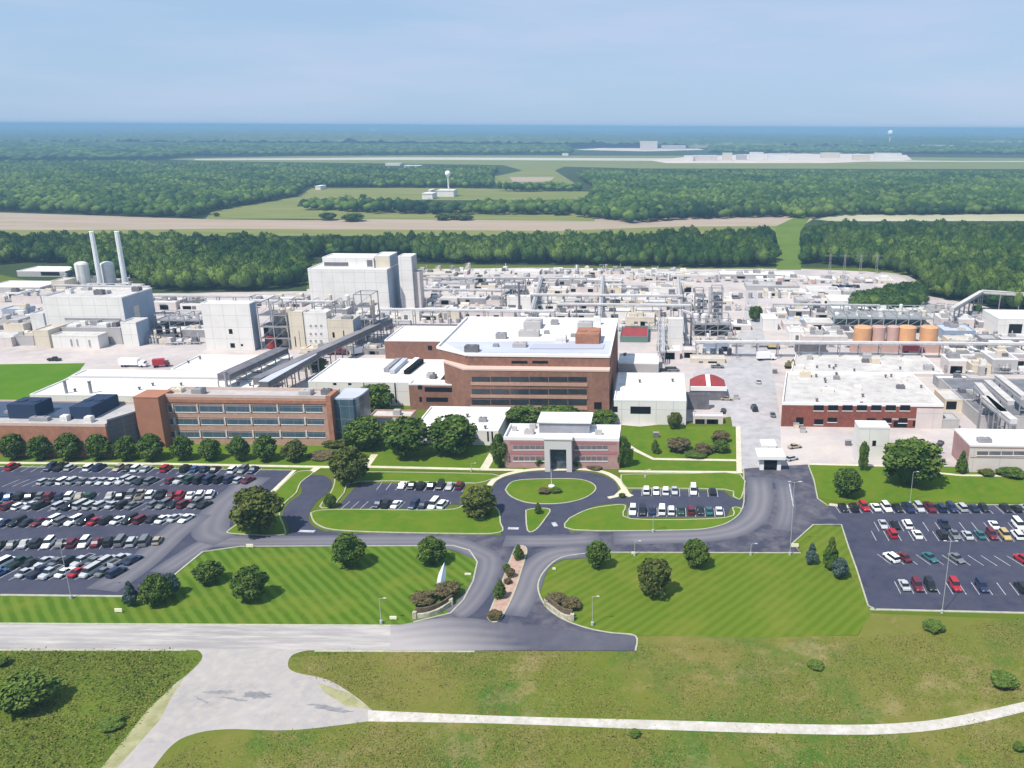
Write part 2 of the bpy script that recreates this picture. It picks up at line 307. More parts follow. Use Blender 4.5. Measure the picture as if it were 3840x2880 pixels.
# islands of grass raised behind kerbs
def island(pts, m, z=0.14, closed=True, kerb=True, k=5, name='grass_island'):
    P = smooth_line(PX(pts+[pts[0]]), k) if k else PX(pts+[pts[0]])
    b = MB(); b.prism(P[:-1], -0.02, z); tag(b.build(name, m), kind='structure')
    if kerb:
        b = MB(); strip(b, P, 0.35, 0.0, z+0.03); tag(b.build('kerb', M_KERB), kind='structure')
M_LAWN = mat('lawn_grass', (0.062, 0.135, 0.008), (0.100, 0.165, 0.012), 0.08, 0.95, c3=(0.135, 0.155, 0.016), scale2=0.3)
island([(1895, 1838), (1930, 1805), (2050, 1797), (2180, 1800), (2234, 1828), (2200, 1865), (2110, 1888), (1990, 1888), (1920, 1865)], M_LAWN, z=0.17)
island([(1972, 1915), (2010, 1908), (2062, 1912), (2045, 1945), (2010, 1988), (1978, 1990)], M_LAWN, z=0.17, k=3)
island([(1165, 1925), (1250, 1912), (1660, 1914), (1740, 1895), (1770, 1890), (1860, 1905), (1876, 1960), (1872, 1998), (1700, 2002), (1300, 1992), (1190, 1968)], M_LAWN, z=0.17, k=4)
island([(2135, 1945), (2205, 1912), (2290, 1897), (2345, 1898), (2365, 1947), (2720, 1943), (2748, 1905), (2780, 1912), (2755, 1945), (2690, 1975), (2560, 1989), (2150, 1988)], M_LAWN, z=0.17, k=4)
island([(955, 1925), (1090, 1790), (1130, 1768), (1175, 1772), (1128, 1810), (1110, 1850), (1070, 1885), (1048, 1928), (1068, 1985), (1050, 2008), (870, 2002), (865, 1985)], M_LAWN, z=0.17, k=3)
island([(1828, 2318), (1880, 2190), (1918, 2090), (1940, 2050), (1975, 2060), (1958, 2130), (1925, 2230), (1880, 2318), (1850, 2334)], mat('mulch', (0.33, 0.20, 0.15), (0.45, 0.32, 0.26), 0.9, 0.95), z=0.17, k=4, name='planting_bed')
island([(1255, 1770), (1500, 1772), (1850, 1780), (1838, 1800), (1790, 1812), (1742, 1812), (1345, 1806), (1290, 1850), (1245, 1900), (1200, 1900), (1240, 1850), (1255, 1810)], M_LAWN, z=0.16, k=3)
island([(2330, 1780), (2560, 1778), (2775, 1780), (2780, 1868), (2750, 1862), (2718, 1836), (2385, 1832), (2350, 1830), (2330, 1805)], M_LAWN, z=0.16, k=3)
# lawns before the buildings
LZ = 0.03
ground('lawn', [(-300, 1655), (1260, 1660), (1420, 1600), (1900, 1600), (1900, 1768), (1260, 1762), (-300, 1745)], LZ+0.03, M_LAWN)
ground('lawn', [(2320, 1600), (2764, 1600), (2768, 1775), (2320, 1775)], LZ+0.03, M_LAWN)
ground('lawn', [(3035, 1738), (4300, 1768), (4300, 1890), (3140, 1882), (3075, 1868), (3045, 1790)], LZ+0.03, M_LAWN)
# walks
def walk(pts, w=1.8, z=0.11, sm=0): return path('sidewalk', pts, w, z, M_SIDE, smooth=sm)
walk([(-300, 1735), (600, 1740), (1265, 1753)], 1.6); walk([(1375, 1751), (1850, 1762), (1960, 1764)], 1.6)
walk([(1835, 1822), (1855, 1800), (1900, 1780), (1980, 1764), (2080, 1759), (2180, 1760), (2260, 1771), (2310, 1795), (2335, 1825), (2350, 1852), (2368, 1862)], 1.8, 0.115, 5)
walk([(2340, 1835), (2310, 1862), (2280, 1868)], 1.5, 0.12); walk([(2320, 1768), (2500, 1770), (2785, 1772)], 1.6)
walk([(2345, 1665), (2385, 1690), (2450, 1722), (2766, 1727)], 1.6, 0.117); walk([(2682, 1773), (2682, 1836)], 1.7, 0.119)
walk([(2768, 1600), (2772, 1772)], 1.6, 0.121); walk([(1372, 1751), (1405, 1705)], 2.2, 0.117); walk([(1105, 1765), (1020, 1848), (955, 1905)], 1.2, 0.2)
walk([(1150, 1783), (1190, 1755)], 2.2, 0.117); walk([(1815, 1760), (1850, 1700)], 2.6, 0.117); walk([(3035, 1741), (3400, 1750), (3520, 1775), (3600, 1783), (4200, 1792)], 1.3)
walk([(2060, 1758), (2150, 1757)], 3.5, 0.123); walk([(3110, 1893), (3170, 1900), (3220, 1905)], 1.6, 0.125)
def kerb(pts, sm=0, w=0.35): return path('kerb', pts, w, 0.0, M_KERB, smooth=sm, h=0.15)
kerb([(0, 2232), (460, 2237)], w=0.6); kerb([(3262, 2286), (3600, 2294), (4200, 2308)], w=0.6); kerb([(3285, 2287), (3255, 2272), (3212, 2135), (3183, 2055), (3155, 1968), (3050, 1968), (2972, 2038), (3003, 2074), (2240, 2072)])
kerb([(2240, 2072), (2110, 2090), (2045, 2138), (2017, 2200), (2045, 2272), (2110, 2322), (2200, 2356), (2290, 2374), (2383, 2386), (2383, 2442)], 4)
kerb([(760, 2070), (655, 2156), (600, 2200)], w=0.5); kerb([(760, 2070), (900, 2050), (1700, 2047), (1760, 2064), (1790, 2108), (1774, 2180), (1738, 2250), (1690, 2300), (1550, 2334)])
kerb([(2788, 1758), (2790, 1880), (2765, 1930), (2690, 1974)], 3); kerb([(3030, 1742), (3052, 1800), (3066, 1870), (3104, 1896), (4200, 1893)]); kerb([(-300, 1747), (1100, 1764)])
path('kerb', [(-400, 2336), (1500, 2346)], 0.5, 0.02, M_KERB, h=0.05); path('kerb', [(-400, 2438), (700, 2438)], 0.5, 0.02, M_KERB, h=0.05); path('kerb', [(1180, 2441), (1780, 2443)], 0.6, 0.02, M_KERB, h=0.05)
# gate drive: worn wheel tracks in the asphalt
M_WORN = mat('wheel_worn_asphalt', (0.085, 0.087, 0.113), (0.11, 0.108, 0.13), 0.12, 0.9, tone=(0.25, 0.23, 0.24))
def track(pts, w, z, k=1.0):
    P = smooth_line(PX(pts), 8); V = []; T = []; m = len(P); c = 7
    for i, p in enumerate(P):
        d = (Vector(P[min(i+1, m-1)])-Vector(P[max(i-1, 0)])).normalized(); e = min(1, i/4, (m-1-i)/4)
        for j in range(c):
            u = (j/(c-1)-.5)*w; V.append((p[0]-d.y*u, p[1]+d.x*u, z)); T.append(k*e*[0, .35, .85, .45, .85, .35, 0][j])
    toned('tyre_track', V, [[i*c+j, (i+1)*c+j, (i+1)*c+j+1, i*c+j+1][::-1] for i in range(m-1) for j in range(c-1)], T, M_WORN)
track([(2845, 1790), (2852, 1870), (2830, 1935), (2760, 1985), (2640, 2008), (2480, 2014), (2300, 2018)], 7.5, 0.083, .7); track([(2935, 1800), (2950, 1900), (2930, 1990)], 5, 0.087, .5)
track([(600, 2150), (700, 2085), (800, 2035), (1000, 2032), (1400, 2028), (1660, 2032), (1800, 2075), (1835, 2110), (1805, 2200), (1745, 2278), (1700, 2306)], 6.0, 0.091, .55)
track([(860, 2020), (790, 1990), (830, 1900), (900, 1840), (960, 1790)], 9, 0.095, .5); track([(380, 2215), (520, 2120), (640, 2010), (740, 1930)], 8, 0.099, .5)
track([(2200, 2068), (2080, 2080), (2005, 2130), (1965, 2220), (1915, 2310)], 7.0, 0.103, .65); track([(1890, 2030), (2100, 2030), (2250, 2020)], 6, 0.107, .6)
# lane paint
for i, (a, b_) in enumerate([((2960, 1815), (2975, 1900)), ((3000, 1805), (3010, 1808)), ((1905, 1982), (1945, 1983)), ((2075, 1960), (2085, 1975)), ((1120, 1992), (1180, 1994))]):
    path('road_marking', [a, b_], 0.35 if i < 2 else 1.2, 0.11, M_PAINT)
# ------------------------------------------------------------------ building kit
def seamed(name, c, c2, sp=6.0, sc=(0.30, 0.30, 0.32)): return mat(name, c, c2, 0.15, 0.7, seams=[(0, sp, sc), (2, 5.5, sc)], lo=0.3, hi=0.75)
M_WHITE = seamed('white_siding', (0.70, 0.675, 0.64), (0.60, 0.575, 0.55)); M_GREYW = seamed('grey_siding', (0.42, 0.40, 0.39), (0.33, 0.31, 0.31))
M_CREAM = seamed('beige_siding', (0.62, 0.55, 0.43), (0.52, 0.45, 0.36)); M_PINKW = seamed('pale_block_wall', (0.60, 0.53, 0.50), (0.49, 0.43, 0.41), 8)
M_BRICK = mat('brick', (0.33, 0.150, 0.095), (0.26, 0.125, 0.085), 0.12, 0.9, c3=(0.40, 0.20, 0.13), scale2=0.7)
M_BRICKB = mat('brown_brick', (0.24, 0.125, 0.090), (0.18, 0.095, 0.072), 0.10, 0.9, c3=(0.29, 0.155, 0.11), scale2=0.6)
M_BRICKR = mat('red_brick', (0.22, 0.070, 0.050), (0.165, 0.060, 0.048), 0.15, 0.9, c3=(0.26, 0.10, 0.07), scale2=0.8)
M_BRICKL = mat('pale_brick', (0.40, 0.24, 0.175), (0.34, 0.21, 0.16), 0.15, 0.9, c3=(0.46, 0.30, 0.23), scale2=0.9)
M_PINKB = mat('pink_brick', (0.40, 0.25, 0.24), (0.33, 0.20, 0.19), 0.3, 0.9)
M_ROOFW = mat('white_roof_membrane', (0.76, 0.74, 0.71), (0.60, 0.58, 0.55), 0.05, 0.8, c3=(0.46, 0.43, 0.40), scale2=0.14, lo=0.38, hi=0.70, seams=[(0, 9.0, (0.5, 0.48, 0.46))])
M_ROOFG = mat('grey_roof', (0.40, 0.385, 0.385), (0.31, 0.30, 0.30), 0.06, 0.85, c3=(0.48, 0.44, 0.43), scale2=0.3)
M_ROOFM = mat('aged_roof', (0.55, 0.52, 0.49), (0.43, 0.40, 0.38), 0.06, 0.85, c3=(0.30, 0.28, 0.27), scale2=0.25, lo=0.38, hi=0.7)
M_ROOFP = mat('pale_steel_roof', (0.46, 0.48, 0.55), (0.40, 0.41, 0.47), 0.08, 0.6)
M_ROOFB = mat('dark_blue_roof', (0.055, 0.085, 0.14), (0.04, 0.055, 0.09), 0.10, 0.5)
M_COPE = mat('coping', (0.55, 0.42, 0.36), (0.48, 0.37, 0.32), 0.4); M_COPEW = mat('white_coping', (0.72, 0.70, 0.69))
M_GLASS = mat('window_glass', (0.020, 0.026, 0.032), (0.035, 0.045, 0.055), 0.3, 0.25, spec=0.5)
M_GLASST = mat('teal_glass', (0.035, 0.085, 0.105), (0.075, 0.105, 0.15), 0.25, 0.2, spec=0.6, seams=[(0, 3.0, (0.20, 0.20, 0.22)), (2, 4.4, (0.30, 0.26, 0.27))])
M_GLASSP = mat('purple_glass', (0.10, 0.11, 0.14), (0.16, 0.13, 0.17), 0.5, 0.25, spec=0.5, seams=[(2, 1.6, (0.05, 0.06, 0.07)), (0, 2.4, (0.22, 0.2, 0.22))])
M_DARK = mat('dark_opening', (0.012, 0.012, 0.014)); M_STEEL = mat('galvanised_steel', (0.30, 0.29, 0.30), (0.22, 0.21, 0.22), 0.4, 0.6)
M_STEELD = mat('dark_steel', (0.10, 0.095, 0.11), (0.16, 0.15, 0.16), 0.3, 0.7); M_PIPE = mat('pipe_cladding', (0.52, 0.51, 0.51), (0.42, 0.41, 0.41), 0.4, 0.5)
M_RED = mat('red_paint', (0.30, 0.035, 0.030), (0.22, 0.03, 0.03), 0.3, 0.6); M_ORANGE = mat('orange_paint', (0.62, 0.33, 0.16), (0.50, 0.26, 0.13), 0.3, 0.6)
M_SALMON = mat('salmon_paint', (0.48, 0.31, 0.26), (0.42, 0.27, 0.23), 0.3, 0.7); M_BLUEW_SHADE = seamed('blue_grey_siding_and_shade', (0.30, 0.36, 0.44), (0.24, 0.29, 0.37)); M_GREEN = mat('green_paint', (0.12, 0.20, 0.17))  # blue grey for bluish sheds, and painted shade on sides of pale blocks
M_TANK = mat('tank_paint', (0.66, 0.65, 0.63), (0.54, 0.53, 0.52), 0.3, 0.5)
M_YELL = mat('yellow_machine_paint', (0.55, 0.45, 0.22), (0.45, 0.36, 0.18), 0.6)
def unit_box(par, x, y, z, sx, sy, h, m, name='roof_unit'):
    b = MB(); b.box(x-sx/2, x+sx/2, y-sy/2, y+sy/2, z, z+h); b.box(x-sx/2+.15, x+sx/2-.15, y-sy/2+.15, y+sy/2-.15, z+h, z+h+.18)
    if sx > 2.5:
        for k in (-1, 1): b.tube((x+k*sx/4, y, z+h+.1), (x+k*sx/4, y, z+h+.45), min(sx, sy)*.2, n=8)
    return b.build(name, m, par)
def window(par, x0, x1, z0, z1, Y=None, X=None, m=None, proud=0.06, frame=True, right=True):
    m = m or M_GLASS
    b = MB(); f = MB(); t = 0.12
    if Y is not None:
        b.box(x0, x1, Y-proud, Y+0.05, z0, z1)
        if frame: f.box(x0-t, x1+t, Y-proud-.1, Y, z0-.22, z0-.02)
    else:
        s = 1 if right else -1
        b.box(min(X+s*proud, X-s*.05), max(X+s*proud, X-s*.05), x0, x1, z0, z1)
        if frame: f.box(min(X, X+s*(proud+.1)), max(X, X+s*(proud+.1)), x0-t, x1+t, z0-.22, z0-.02)
    w = b.build('window', m, par)
    if frame: f.build('sill', M_COPEW, w)
    return w
class Bld:
    def __init__(s, name, label, cat, xl, xr, yt, yb, yback, wall, roof, group=None, cope=None, para=0.5, units=0, useed=0, wins=(), sides=(), z=None, wmat=None, vents=0, floor=0.0, poly=None, sw=None, doors=(), rd=0):
        xm = (xl+xr)/2; s.Y0 = G(xm, yb)[1]; s.z = onY(xm, yt, s.Y0)[1]
        s.X0 = onY(xl, yt, s.Y0)[0]; s.X1 = onY(xr, yt, s.Y0)[0]; s.Y1 = max(G(xm, yback, s.z)[1], s.Y0+2.0)
        if s.z < 2.2: print('LOW', label, s.z)
        s.e = empty(name, ((s.X0+s.X1)/2, (s.Y0+s.Y1)/2, floor), label, cat, group)
        b = MB(); b.box(s.X0, s.X1, s.Y0, s.Y1, floor-.3, s.z-para-.02, top=False, bottom=False)
        if sw:  # side faces take their own colour; blue grey paints shade on pale blocks
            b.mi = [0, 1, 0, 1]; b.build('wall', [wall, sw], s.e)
        else: b.build('wall', wall, s.e)
        r = MB(); r.sheet([(s.X0+.1, s.Y0+.1), (s.X1-.1, s.Y0+.1), (s.X1-.1, s.Y1-.1), (s.X0+.1, s.Y1-.1)], s.z-para); rf = r.build('roof', roof, s.e)
        p = MB(); w = 0.35; zz = s.z-para-.02; e = .04
        p.box(s.X0-e, s.X1+e, s.Y0-e, s.Y0+w, zz, s.z); p.box(s.X0-e, s.X1+e, s.Y1-w, s.Y1+e, zz, s.z)
        p.box(s.X0-e, s.X0+w, s.Y0+w, s.Y1-w, zz, s.z-.004); p.box(s.X1-w, s.X1+e, s.Y0+w, s.Y1-w, zz, s.z-.004)
        p.build('parapet', cope or wall, rf)
        rr = random.Random(useed*13+int(xl)); s.rf = rf
        for i in range(units):
            sx, sy, h = rr.uniform(2, 5), rr.uniform(1.8, 3.5), rr.uniform(1.0, 2.2)
            if s.X1-s.X0 < sx+2 or s.Y1-s.Y0 < sy+2: continue
            unit_box(s.e, rr.uniform(s.X0+sx/2+1, s.X1-sx/2-1), rr.uniform(s.Y0+sy/2+1, s.Y1-sy/2-1), s.z-para, sx, sy, h, rr.choice([M_GREYW, M_STEEL, M_WHITE, M_STEELD, M_CREAM]))
        for i in range(vents):
            x, y = rr.uniform(s.X0+1, s.X1-1), rr.uniform(s.Y0+1, s.Y1-1); q = MB(); q.tube((x, y, s.z-para), (x, y, s.z-para+.9), .35, n=8); q.tube((x, y, s.z-para+.9), (x, y, s.z-para+1.15), .6, n=8); q.build('roof_vent', M_STEELD, s.e)
        for i in range(rd):
            w = rr.uniform(1.5, 4.5); x = rr.uniform(s.X0+.5, max(s.X0+.6, s.X1-w-.5)); hh = min(s.z-1.2, rr.uniform(2.2, 3.6)); q = MB(); q.box(x, min(x+w, s.X1-.2), s.Y0-.06, s.Y0+.05, 0, hh); q.build('door', rr.choice([M_DARK, M_STEELD, M_STEEL]), s.e)  # random doors; dark ones also stand in for shadows and openings
        for w4 in wins: s.win(*w4, m=wmat)
        for w4 in doors: s.win(*w4, m=M_DARK, name='door')
        for w4 in sides: s.side(*w4)
    def win(s, xa, xb, ya, yb, m=None, name='window'):
        a = onY(xa, ya, s.Y0); c = onY(xb, yb, s.Y0); w = window(s.e, a[0], c[0], c[1], a[1], Y=s.Y0, m=m, frame=name == 'window')
        w.name = name; return w
    def side(s, xa, xb, ya, yb, m=None):
        rt = (s.X0+s.X1)/2 < 30; X = s.X1 if rt else s.X0
        a = onX(xa, ya, X); c = onX(xb, yb, X); window(s.e, min(a[0], c[0]), max(a[0], c[0]), min(a[1], c[1]), max(a[1], c[1]), X=X, m=m, right=rt, frame=False)
    def roofpt(s, x, y): return G(x, y, s.z)
def B(*a, **k): return Bld(*a, **k)
def skew(b, dx):
    '''building whose left wall runs slightly off square'''
    todo = list(b.e.children)
    for o in todo:
        todo += list(o.children)
    for o in todo:
        for v in o.data.vertices:
            x, y = v.co.x+b.e.location.x, v.co.y+b.e.location.y
            if y > b.Y0+.01: v.co.x += dx*min(1.02, (y-b.Y0)/(b.Y1-b.Y0))*max(0, (b.X1-x)/(b.X1-b.X0))
# ---- three-storey brick office
b1 = B('office_building', 'long three storey orange brick office with ribbon windows behind the row of round trees', 'building', 596, 1238, 1481, 1668, 1452, M_BRICKL, M_ROOFG, cope=M_COPE, para=1.0, units=4)
cols = [625, 650, 742, 840, 940, 1042, 1140, 1215]; lean = 0.11
for ry0, ry1, mm in ((1516, 1545, M_GLASST), (1565, 1592, M_GLASST), (1614, 1640, M_GLASST)):
    for i in range(len(cols)-1):
        dx = (ry0-1516)*lean; b1.win(cols[i]+6+dx, cols[i+1]-5+dx, ry0+6, ry1, m=mm)
        q = MB(); a = onY(cols[i]+dx-4, ry0, b1.Y0); c = onY(cols[i]+dx+4, ry1, b1.Y0)
        if i: q.box(a[0], c[0], b1.Y0-.35, b1.Y0+.1, c[1], a[1]); q.build('pilaster', mat('pilaster_white', (0.50, 0.53, 0.55)), b1.e)
    q = MB(); a = onY(620, ry0-3, b1.Y0); c = onY(1220, ry0+6, b1.Y0); q.box(a[0], c[0], b1.Y0-.12, b1.Y0+.02, c[1], a[1]); q.build('lintel_band', mat('lintel_grey', (0.33, 0.30, 0.30)), b1.e)
q = MB(); a = onY(600, 1495, b1.Y0); c = onY(1238, 1515, b1.Y0); q.box(a[0], c[0], b1.Y0-.3, b1.Y0+.05, c[1], a[1]); q.build('cornice', M_BRICK, b1.e)
q = MB(); q.box(b1.X1-1.3, b1.X1+.3, b1.Y0-.8, b1.Y0+6, 0, b1.z+.2); q.build('end_pier', M_BRICK, b1.e)
a0 = onY(497, 1483, b1.Y0-4)[0]; a1 = onY(590, 1483, b1.Y0-4)[0]
q = MB(); q.box(a0, a1, b1.Y0-4, b1.Y0+4, 0, b1.z-.1); q.box(a0-.1, a1+.1, b1.Y0-4.1, b1.Y0+4.1, b1.z-.1, b1.z+.15); q.build('stair_tower', mat('orange_brick', (0.36, 0.165, 0.105), (0.29, 0.14, 0.09), 0.2, 0.9), b1.e)
# glazed corner at its right end
gx0, gx1 = b1.X1+.35, onY(1322, 1490, b1.Y0+1.5)[0]; gY = b1.Y0+1.5; gz = b1.z-1.2; gxe, gye = G(1372, 1466, gz)
pts = [(gx0, gY), (gx1, gY)]+[(gx1+(gxe-gx1)*math.sin(t), gY+(gye-gY)*(1-math.cos(t))) for t in (0.4, 0.8, 1.2, math.pi/2)]+[(gxe, gye+3), (gx0, gye+3)]
ge = empty('glass_building', (gx0, gY, 0), 'rounded teal glass wing at the right end of the long brick office', 'building')
q = MB(); q.prism(pts, 0, gz-.5, top=False); q.build('curtain_wall', M_GLASST, ge); q = MB(); q.prism(pts, gz-.5, gz, bottom=False); q.build('roof', M_ROOFP, ge)
# ---- low brick building far left with dark blue roof
b2 = B('office_building', 'low orange brick building with dark blue roof at the left edge', 'building', -250, 392, 1586, 1712, 1500, M_BRICK, M_ROOFG, cope=M_COPE, para=0.9)
def deck(par, pts, z, m, name, h=0.05): q = MB(); q.prism([G(x, y, z) for x, y in pts], z, z+h, bottom=False); return q.build(name, m, par)
deck(b2.rf, [(-250, 1562), (225, 1564), (350, 1552), (405, 1512), (200, 1506), (175, 1500), (-250, 1505)], b2.z-.6, M_ROOFB, 'roof_membrane', .1)
for (xa, ya, wd, dp, hh, mm) in [(118, 1545, 9, 8, 4.5, mat('navy_screen', (0.030, 0.045, 0.085))), (358, 1535, 7, 14, 3.8, MATS['navy_screen']), (170, 1536, 3, 3, 3.0, M_WHITE), (280, 1534, 1.8, 2, 1.2, M_WHITE), (330, 1540, 1.6, 1.6, 1.0, M_WHITE), (35, 1542, 2, 2, 1.1, M_STEEL), (150, 1566, 6, 2, 1.0, M_STEEL), (245, 1566, 2.2, 2, 1.6, M_WHITE), (335, 1572, 2.2, 2, 1.8, M_WHITE)]:
    X, Y = G(xa, ya, b2.z); unit_box(b2.e, X, Y, b2.z-.9, wd, dp, hh, mm)
# slanted glazed link
P = [(b2.X1+.1, b2.Y0+1), (a0-.1, b1.Y0-2.5), (a0-.1, b1.Y0+8), (b2.X1+.1, b1.Y0+8)]; LH = b2.z+.6
ge = empty('glass_building', (P[0][0], P[0][1], 0), 'slanted grey glass link between the low left building and the brick stair tower', 'building')
q = MB(); q.prism(P, 0, LH, top=False); q.build('curtain_wall', M_GLASSP, ge); q = MB(); q.prism(P, LH, LH+.5, bottom=False); q.build('roof', M_ROOFG, ge)
# ---- white roofed warehouses behind
w1 = B('warehouse', 'broad low white roofed warehouse directly behind the long brick office', 'warehouse', 112, 905, 1483, 1532, 1420, M_WHITE, M_ROOFW, vents=6, cope=M_COPEW)
w2 = B('warehouse', 'low white roofed warehouse left of the long conveyor, second roof back', 'warehouse', 268, 1000, 1412, 1462, 1388, M_WHITE, M_ROOFW, cope=M_COPEW)
w3 = B('warehouse', 'white roofed warehouse below the tall plain white block', 'warehouse', 640, 1010, 1386, 1432, 1330, M_WHITE, M_ROOFW, cope=M_COPEW, vents=2)
for x, yb_, yt_, t in [(250, 1475, 1430, 'nearest the left edge'), (342, 1475, 1432, 'second from the left on the warehouse roof'), (852, 1458, 1395, 'beside the conveyor')]:
    X, Y = G(x, yb_, w1.z-.5); Z = onY(x, yt_, Y)[1]; q = MB(); q.tube((X, Y, 1), (X, Y, Z), .55, n=10); q.tube((X, Y, Z), (X, Y, Z+.3), .7, n=10); q.build('flue', M_STEEL, w1.e)
# ---- left power plant
L1 = B('plant_building', 'big white clad plant hall with shaded blue side in front of the two tall chimneys', 'building', 155, 455, 1113, 1270, 1076, M_WHITE, M_ROOFM, units=6, para=.6, sw=M_BLUEW_SHADE)
L1.side(500, 532, 1150, 1222, m=M_CREAM); L1.win(242, 455, 1192, 1203, m=M_STEEL)
q = B('plant_annex', 'low white annex at the foot of the big white plant hall', 'building', 192, 365, 1257, 1307, 1243, M_WHITE, M_ROOFM, wins=[(262, 274, 1272, 1298), (285, 296, 1272, 1298), (330, 342, 1275, 1300)], wmat=M_STEEL)
B('plant_annex', 'narrow white block at the right front corner of the big white plant hall', 'building', 450, 508, 1208, 1298, 1190, M_WHITE, M_ROOFM, sw=M_BLUEW_SHADE)
B('plant_annex', 'grey flat roofed middle wing full of equipment before the big white plant hall', 'building', 215, 450, 1228, 1290, 1208, M_GREYW, M_ROOFG, units=7, useed=3, doors=[(392, 412, 1268, 1288)])
B('plant_annex', 'beige block at the left foot of the big white plant hall', 'building', 122, 178, 1238, 1305, 1215, M_CREAM, M_ROOFM)
B('plant_annex', 'pale grey wing on the left side of the big white plant hall', 'building', 110, 160, 1175, 1255, 1160, M_TANK, M_ROOFM)
B('shed', 'white roofed shed at the left edge behind the plant', 'shed', -60, 150, 1075, 1100, 1052, M_GREYW, M_ROOFW, cope=M_COPEW)
B('shed', 'long white roofed store with a dark open front beside the forest', 'shed', 62, 243, 1016, 1038, 998, M_GREYW, M_ROOFW, doors=[(152, 225, 1019, 1034)], cope=M_COPEW)
B('shed', 'tan clad block below the long white store near the forest', 'shed', 190, 240, 1052, 1095, 1040, M_CREAM, M_ROOFM)
B('shed', 'small bluish shed near the left edge of the plant', 'shed', 5, 88, 1158, 1190, 1145, M_BLUEW_SHADE, M_ROOFM, units=1)
B('shed', 'low beige shed with grey roof left of the beige block', 'shed', 10, 85, 1215, 1245, 1198, M_CREAM, M_ROOFG)
B('shed', 'small grey shed with cluttered roof beside the beige block', 'shed', 50, 122, 1258, 1296, 1245, M_GREYW, M_ROOFP, units=3)
B('shed', 'pale flat shed at the left edge above the green lawn', 'shed', -80, 40, 1265, 1300, 1240, M_PINKW, M_ROOFM)
B('shed', 'grey roofed shed between forest edge and white plant hall', 'shed', 40, 150, 1110, 1138, 1092, M_PINKW, M_ROOFG, units=3)
B('boiler_house', 'grey boiler house at the base of the two tall chimneys', 'building', 255, 480, 1082, 1112, 1062, M_PINKW, M_ROOFG, units=6, useed=5)
def cyl(name, label, cat, x, yb, yt, wpx, m, n=20, dome=0.25, cone=False, grp=None, ladder=True, leg=0.0, r2=1.0):
    X, Y = G(x, yb); s = scale_at(x, yb); r = wpx/s/2; Z = onY(x, yt, Y)[1]; e = empty(name, (X, Y, 0), label, cat, grp); q = local()
    q.tube((0, 0, leg), (0, 0, Z-dome*r), r, r*r2, n=n); q.build('shell', m, e, smooth=False)
    d = local(); rr = r*r2+.05
    if dome: d.lathe([(rr, 0), (rr*.86, dome*r*.5), (rr*.5, dome*r*.85), (rr*.12, dome*r)], (0, 0, Z-dome*r), n=n)
    else: d.tube((0, 0, Z-.3), (0, 0, Z+.05), rr+.05, n=n)
    d.build('cap', m, e)
    if leg:
        g = local()
        for k in range(4):
            t = math.pi/4+k*math.pi/2; g.bar((r*.8*math.cos(t), r*.8*math.sin(t), 0), (r*.8*math.cos(t), r*.8*math.sin(t), leg), .3)
        g.build('support_frame', M_STEEL, e)
    if ladder:
        g = local(); g.bar((-.3, -r-.3, .5), (-.3, -r-.3, Z), .08); g.bar((.3, -r-.3, .5), (.3, -r-.3, Z), .08)
        for k in range(int(Z/1.2)): g.bar((-.3, -r-.3, .8+k*1.2), (.3, -r-.3, .8+k*1.2), .06)
        g.build('ladder', M_STEEL, e)
    return e
M_STACK = mat('stack_paint', (0.85, 0.86, 0.84), (0.76, 0.77, 0.76), 0.1)
cyl('chimney', 'left of the two tall slim white chimneys above the plant', 'chimney', 381, 1085, 868, 18, M_STACK, dome=0, r2=.85)
cyl('chimney', 'right of the two tall slim white chimneys above the plant', 'chimney', 474, 1085, 868, 19, M_STACK, dome=0, r2=.85)
cyl('silo', 'fat white silo left of the left chimney', 'silo', 320, 1078, 980, 46, M_TANK, dome=.5)
cyl('silo', 'fat pale silo between the two tall chimneys', 'silo', 415, 1078, 980, 46, M_TANK, dome=.5)
# ---- white blocks
L2 = B('process_building', 'tall plain white block with two small black openings in its front', 'building', 751, 934, 1137, 1314, 1127, M_WHITE, M_ROOFW, cope=M_COPEW, doors=[(857, 873, 1234, 1252), (863, 882, 1287, 1304), (903, 912, 1290, 1298)], sw=M_BLUEW_SHADE)
L4 = B('process_tower', 'narrow beige tower right of the open grey frame structure', 'building', 1078, 1132, 1168, 1312, 1158, M_CREAM, M_ROOFM, doors=[(1104, 1112, 1262, 1300), (1120, 1128, 1240, 1300)])
L5 = B('process_building', 'white block with a grid of small windows beside the beige tower', 'building', 1136, 1222, 1171, 1312, 1160, M_WHITE, M_ROOFM, sw=M_CREAM)
for i, x in enumerate((1165, 1184, 1204)):
    for y in (1218, 1248, 1275): L5.win(x-4, x+5, y, y+9, m=M_STEEL)
L5b = B('process_building', 'beige fronted block with a white edge between windows block and pipes', 'building', 1226, 1322, 1198, 1316, 1180, M_CREAM, M_ROOFG, units=3, sw=M_BLUEW_SHADE, doors=[(1246, 1256, 1246, 1266), (1286, 1292, 1240, 1264)])
L6 = B('process_building', 'largest white production block with stepped roof at the forest edge', 'building', 1153, 1450, 1008, 1168, 985, M_WHITE, M_ROOFW, sw=M_BLUEW_SHADE, cope=M_COPEW)
up = B('penthouse', 'stepped upper floor of the largest white block', 'building', 1208, 1400, 965, 1160, 950, M_WHITE, M_ROOFW, cope=M_COPEW, sw=M_BLUEW_SHADE)
for o in list(COL.objects):
    if o.parent is up.e: o.location = Vector(o.location)+Vector(up.e.location)-Vector(L6.e.location); o.parent = L6.e
up.e.name = 'gone'; bpy.data.objects.remove(up.e)
up.e = L6.e; up.win(1215, 1307, 983, 998, m=M_STEELD); up.win(1375, 1398, 975, 1000, m=M_STEELD)
L6b = B('process_tower', 'cream stair tower joined to the largest white block', 'building', 1402, 1460, 958, 1160, 944, M_CREAM, M_ROOFW, sw=M_BLUEW_SHADE, cope=M_COPEW)
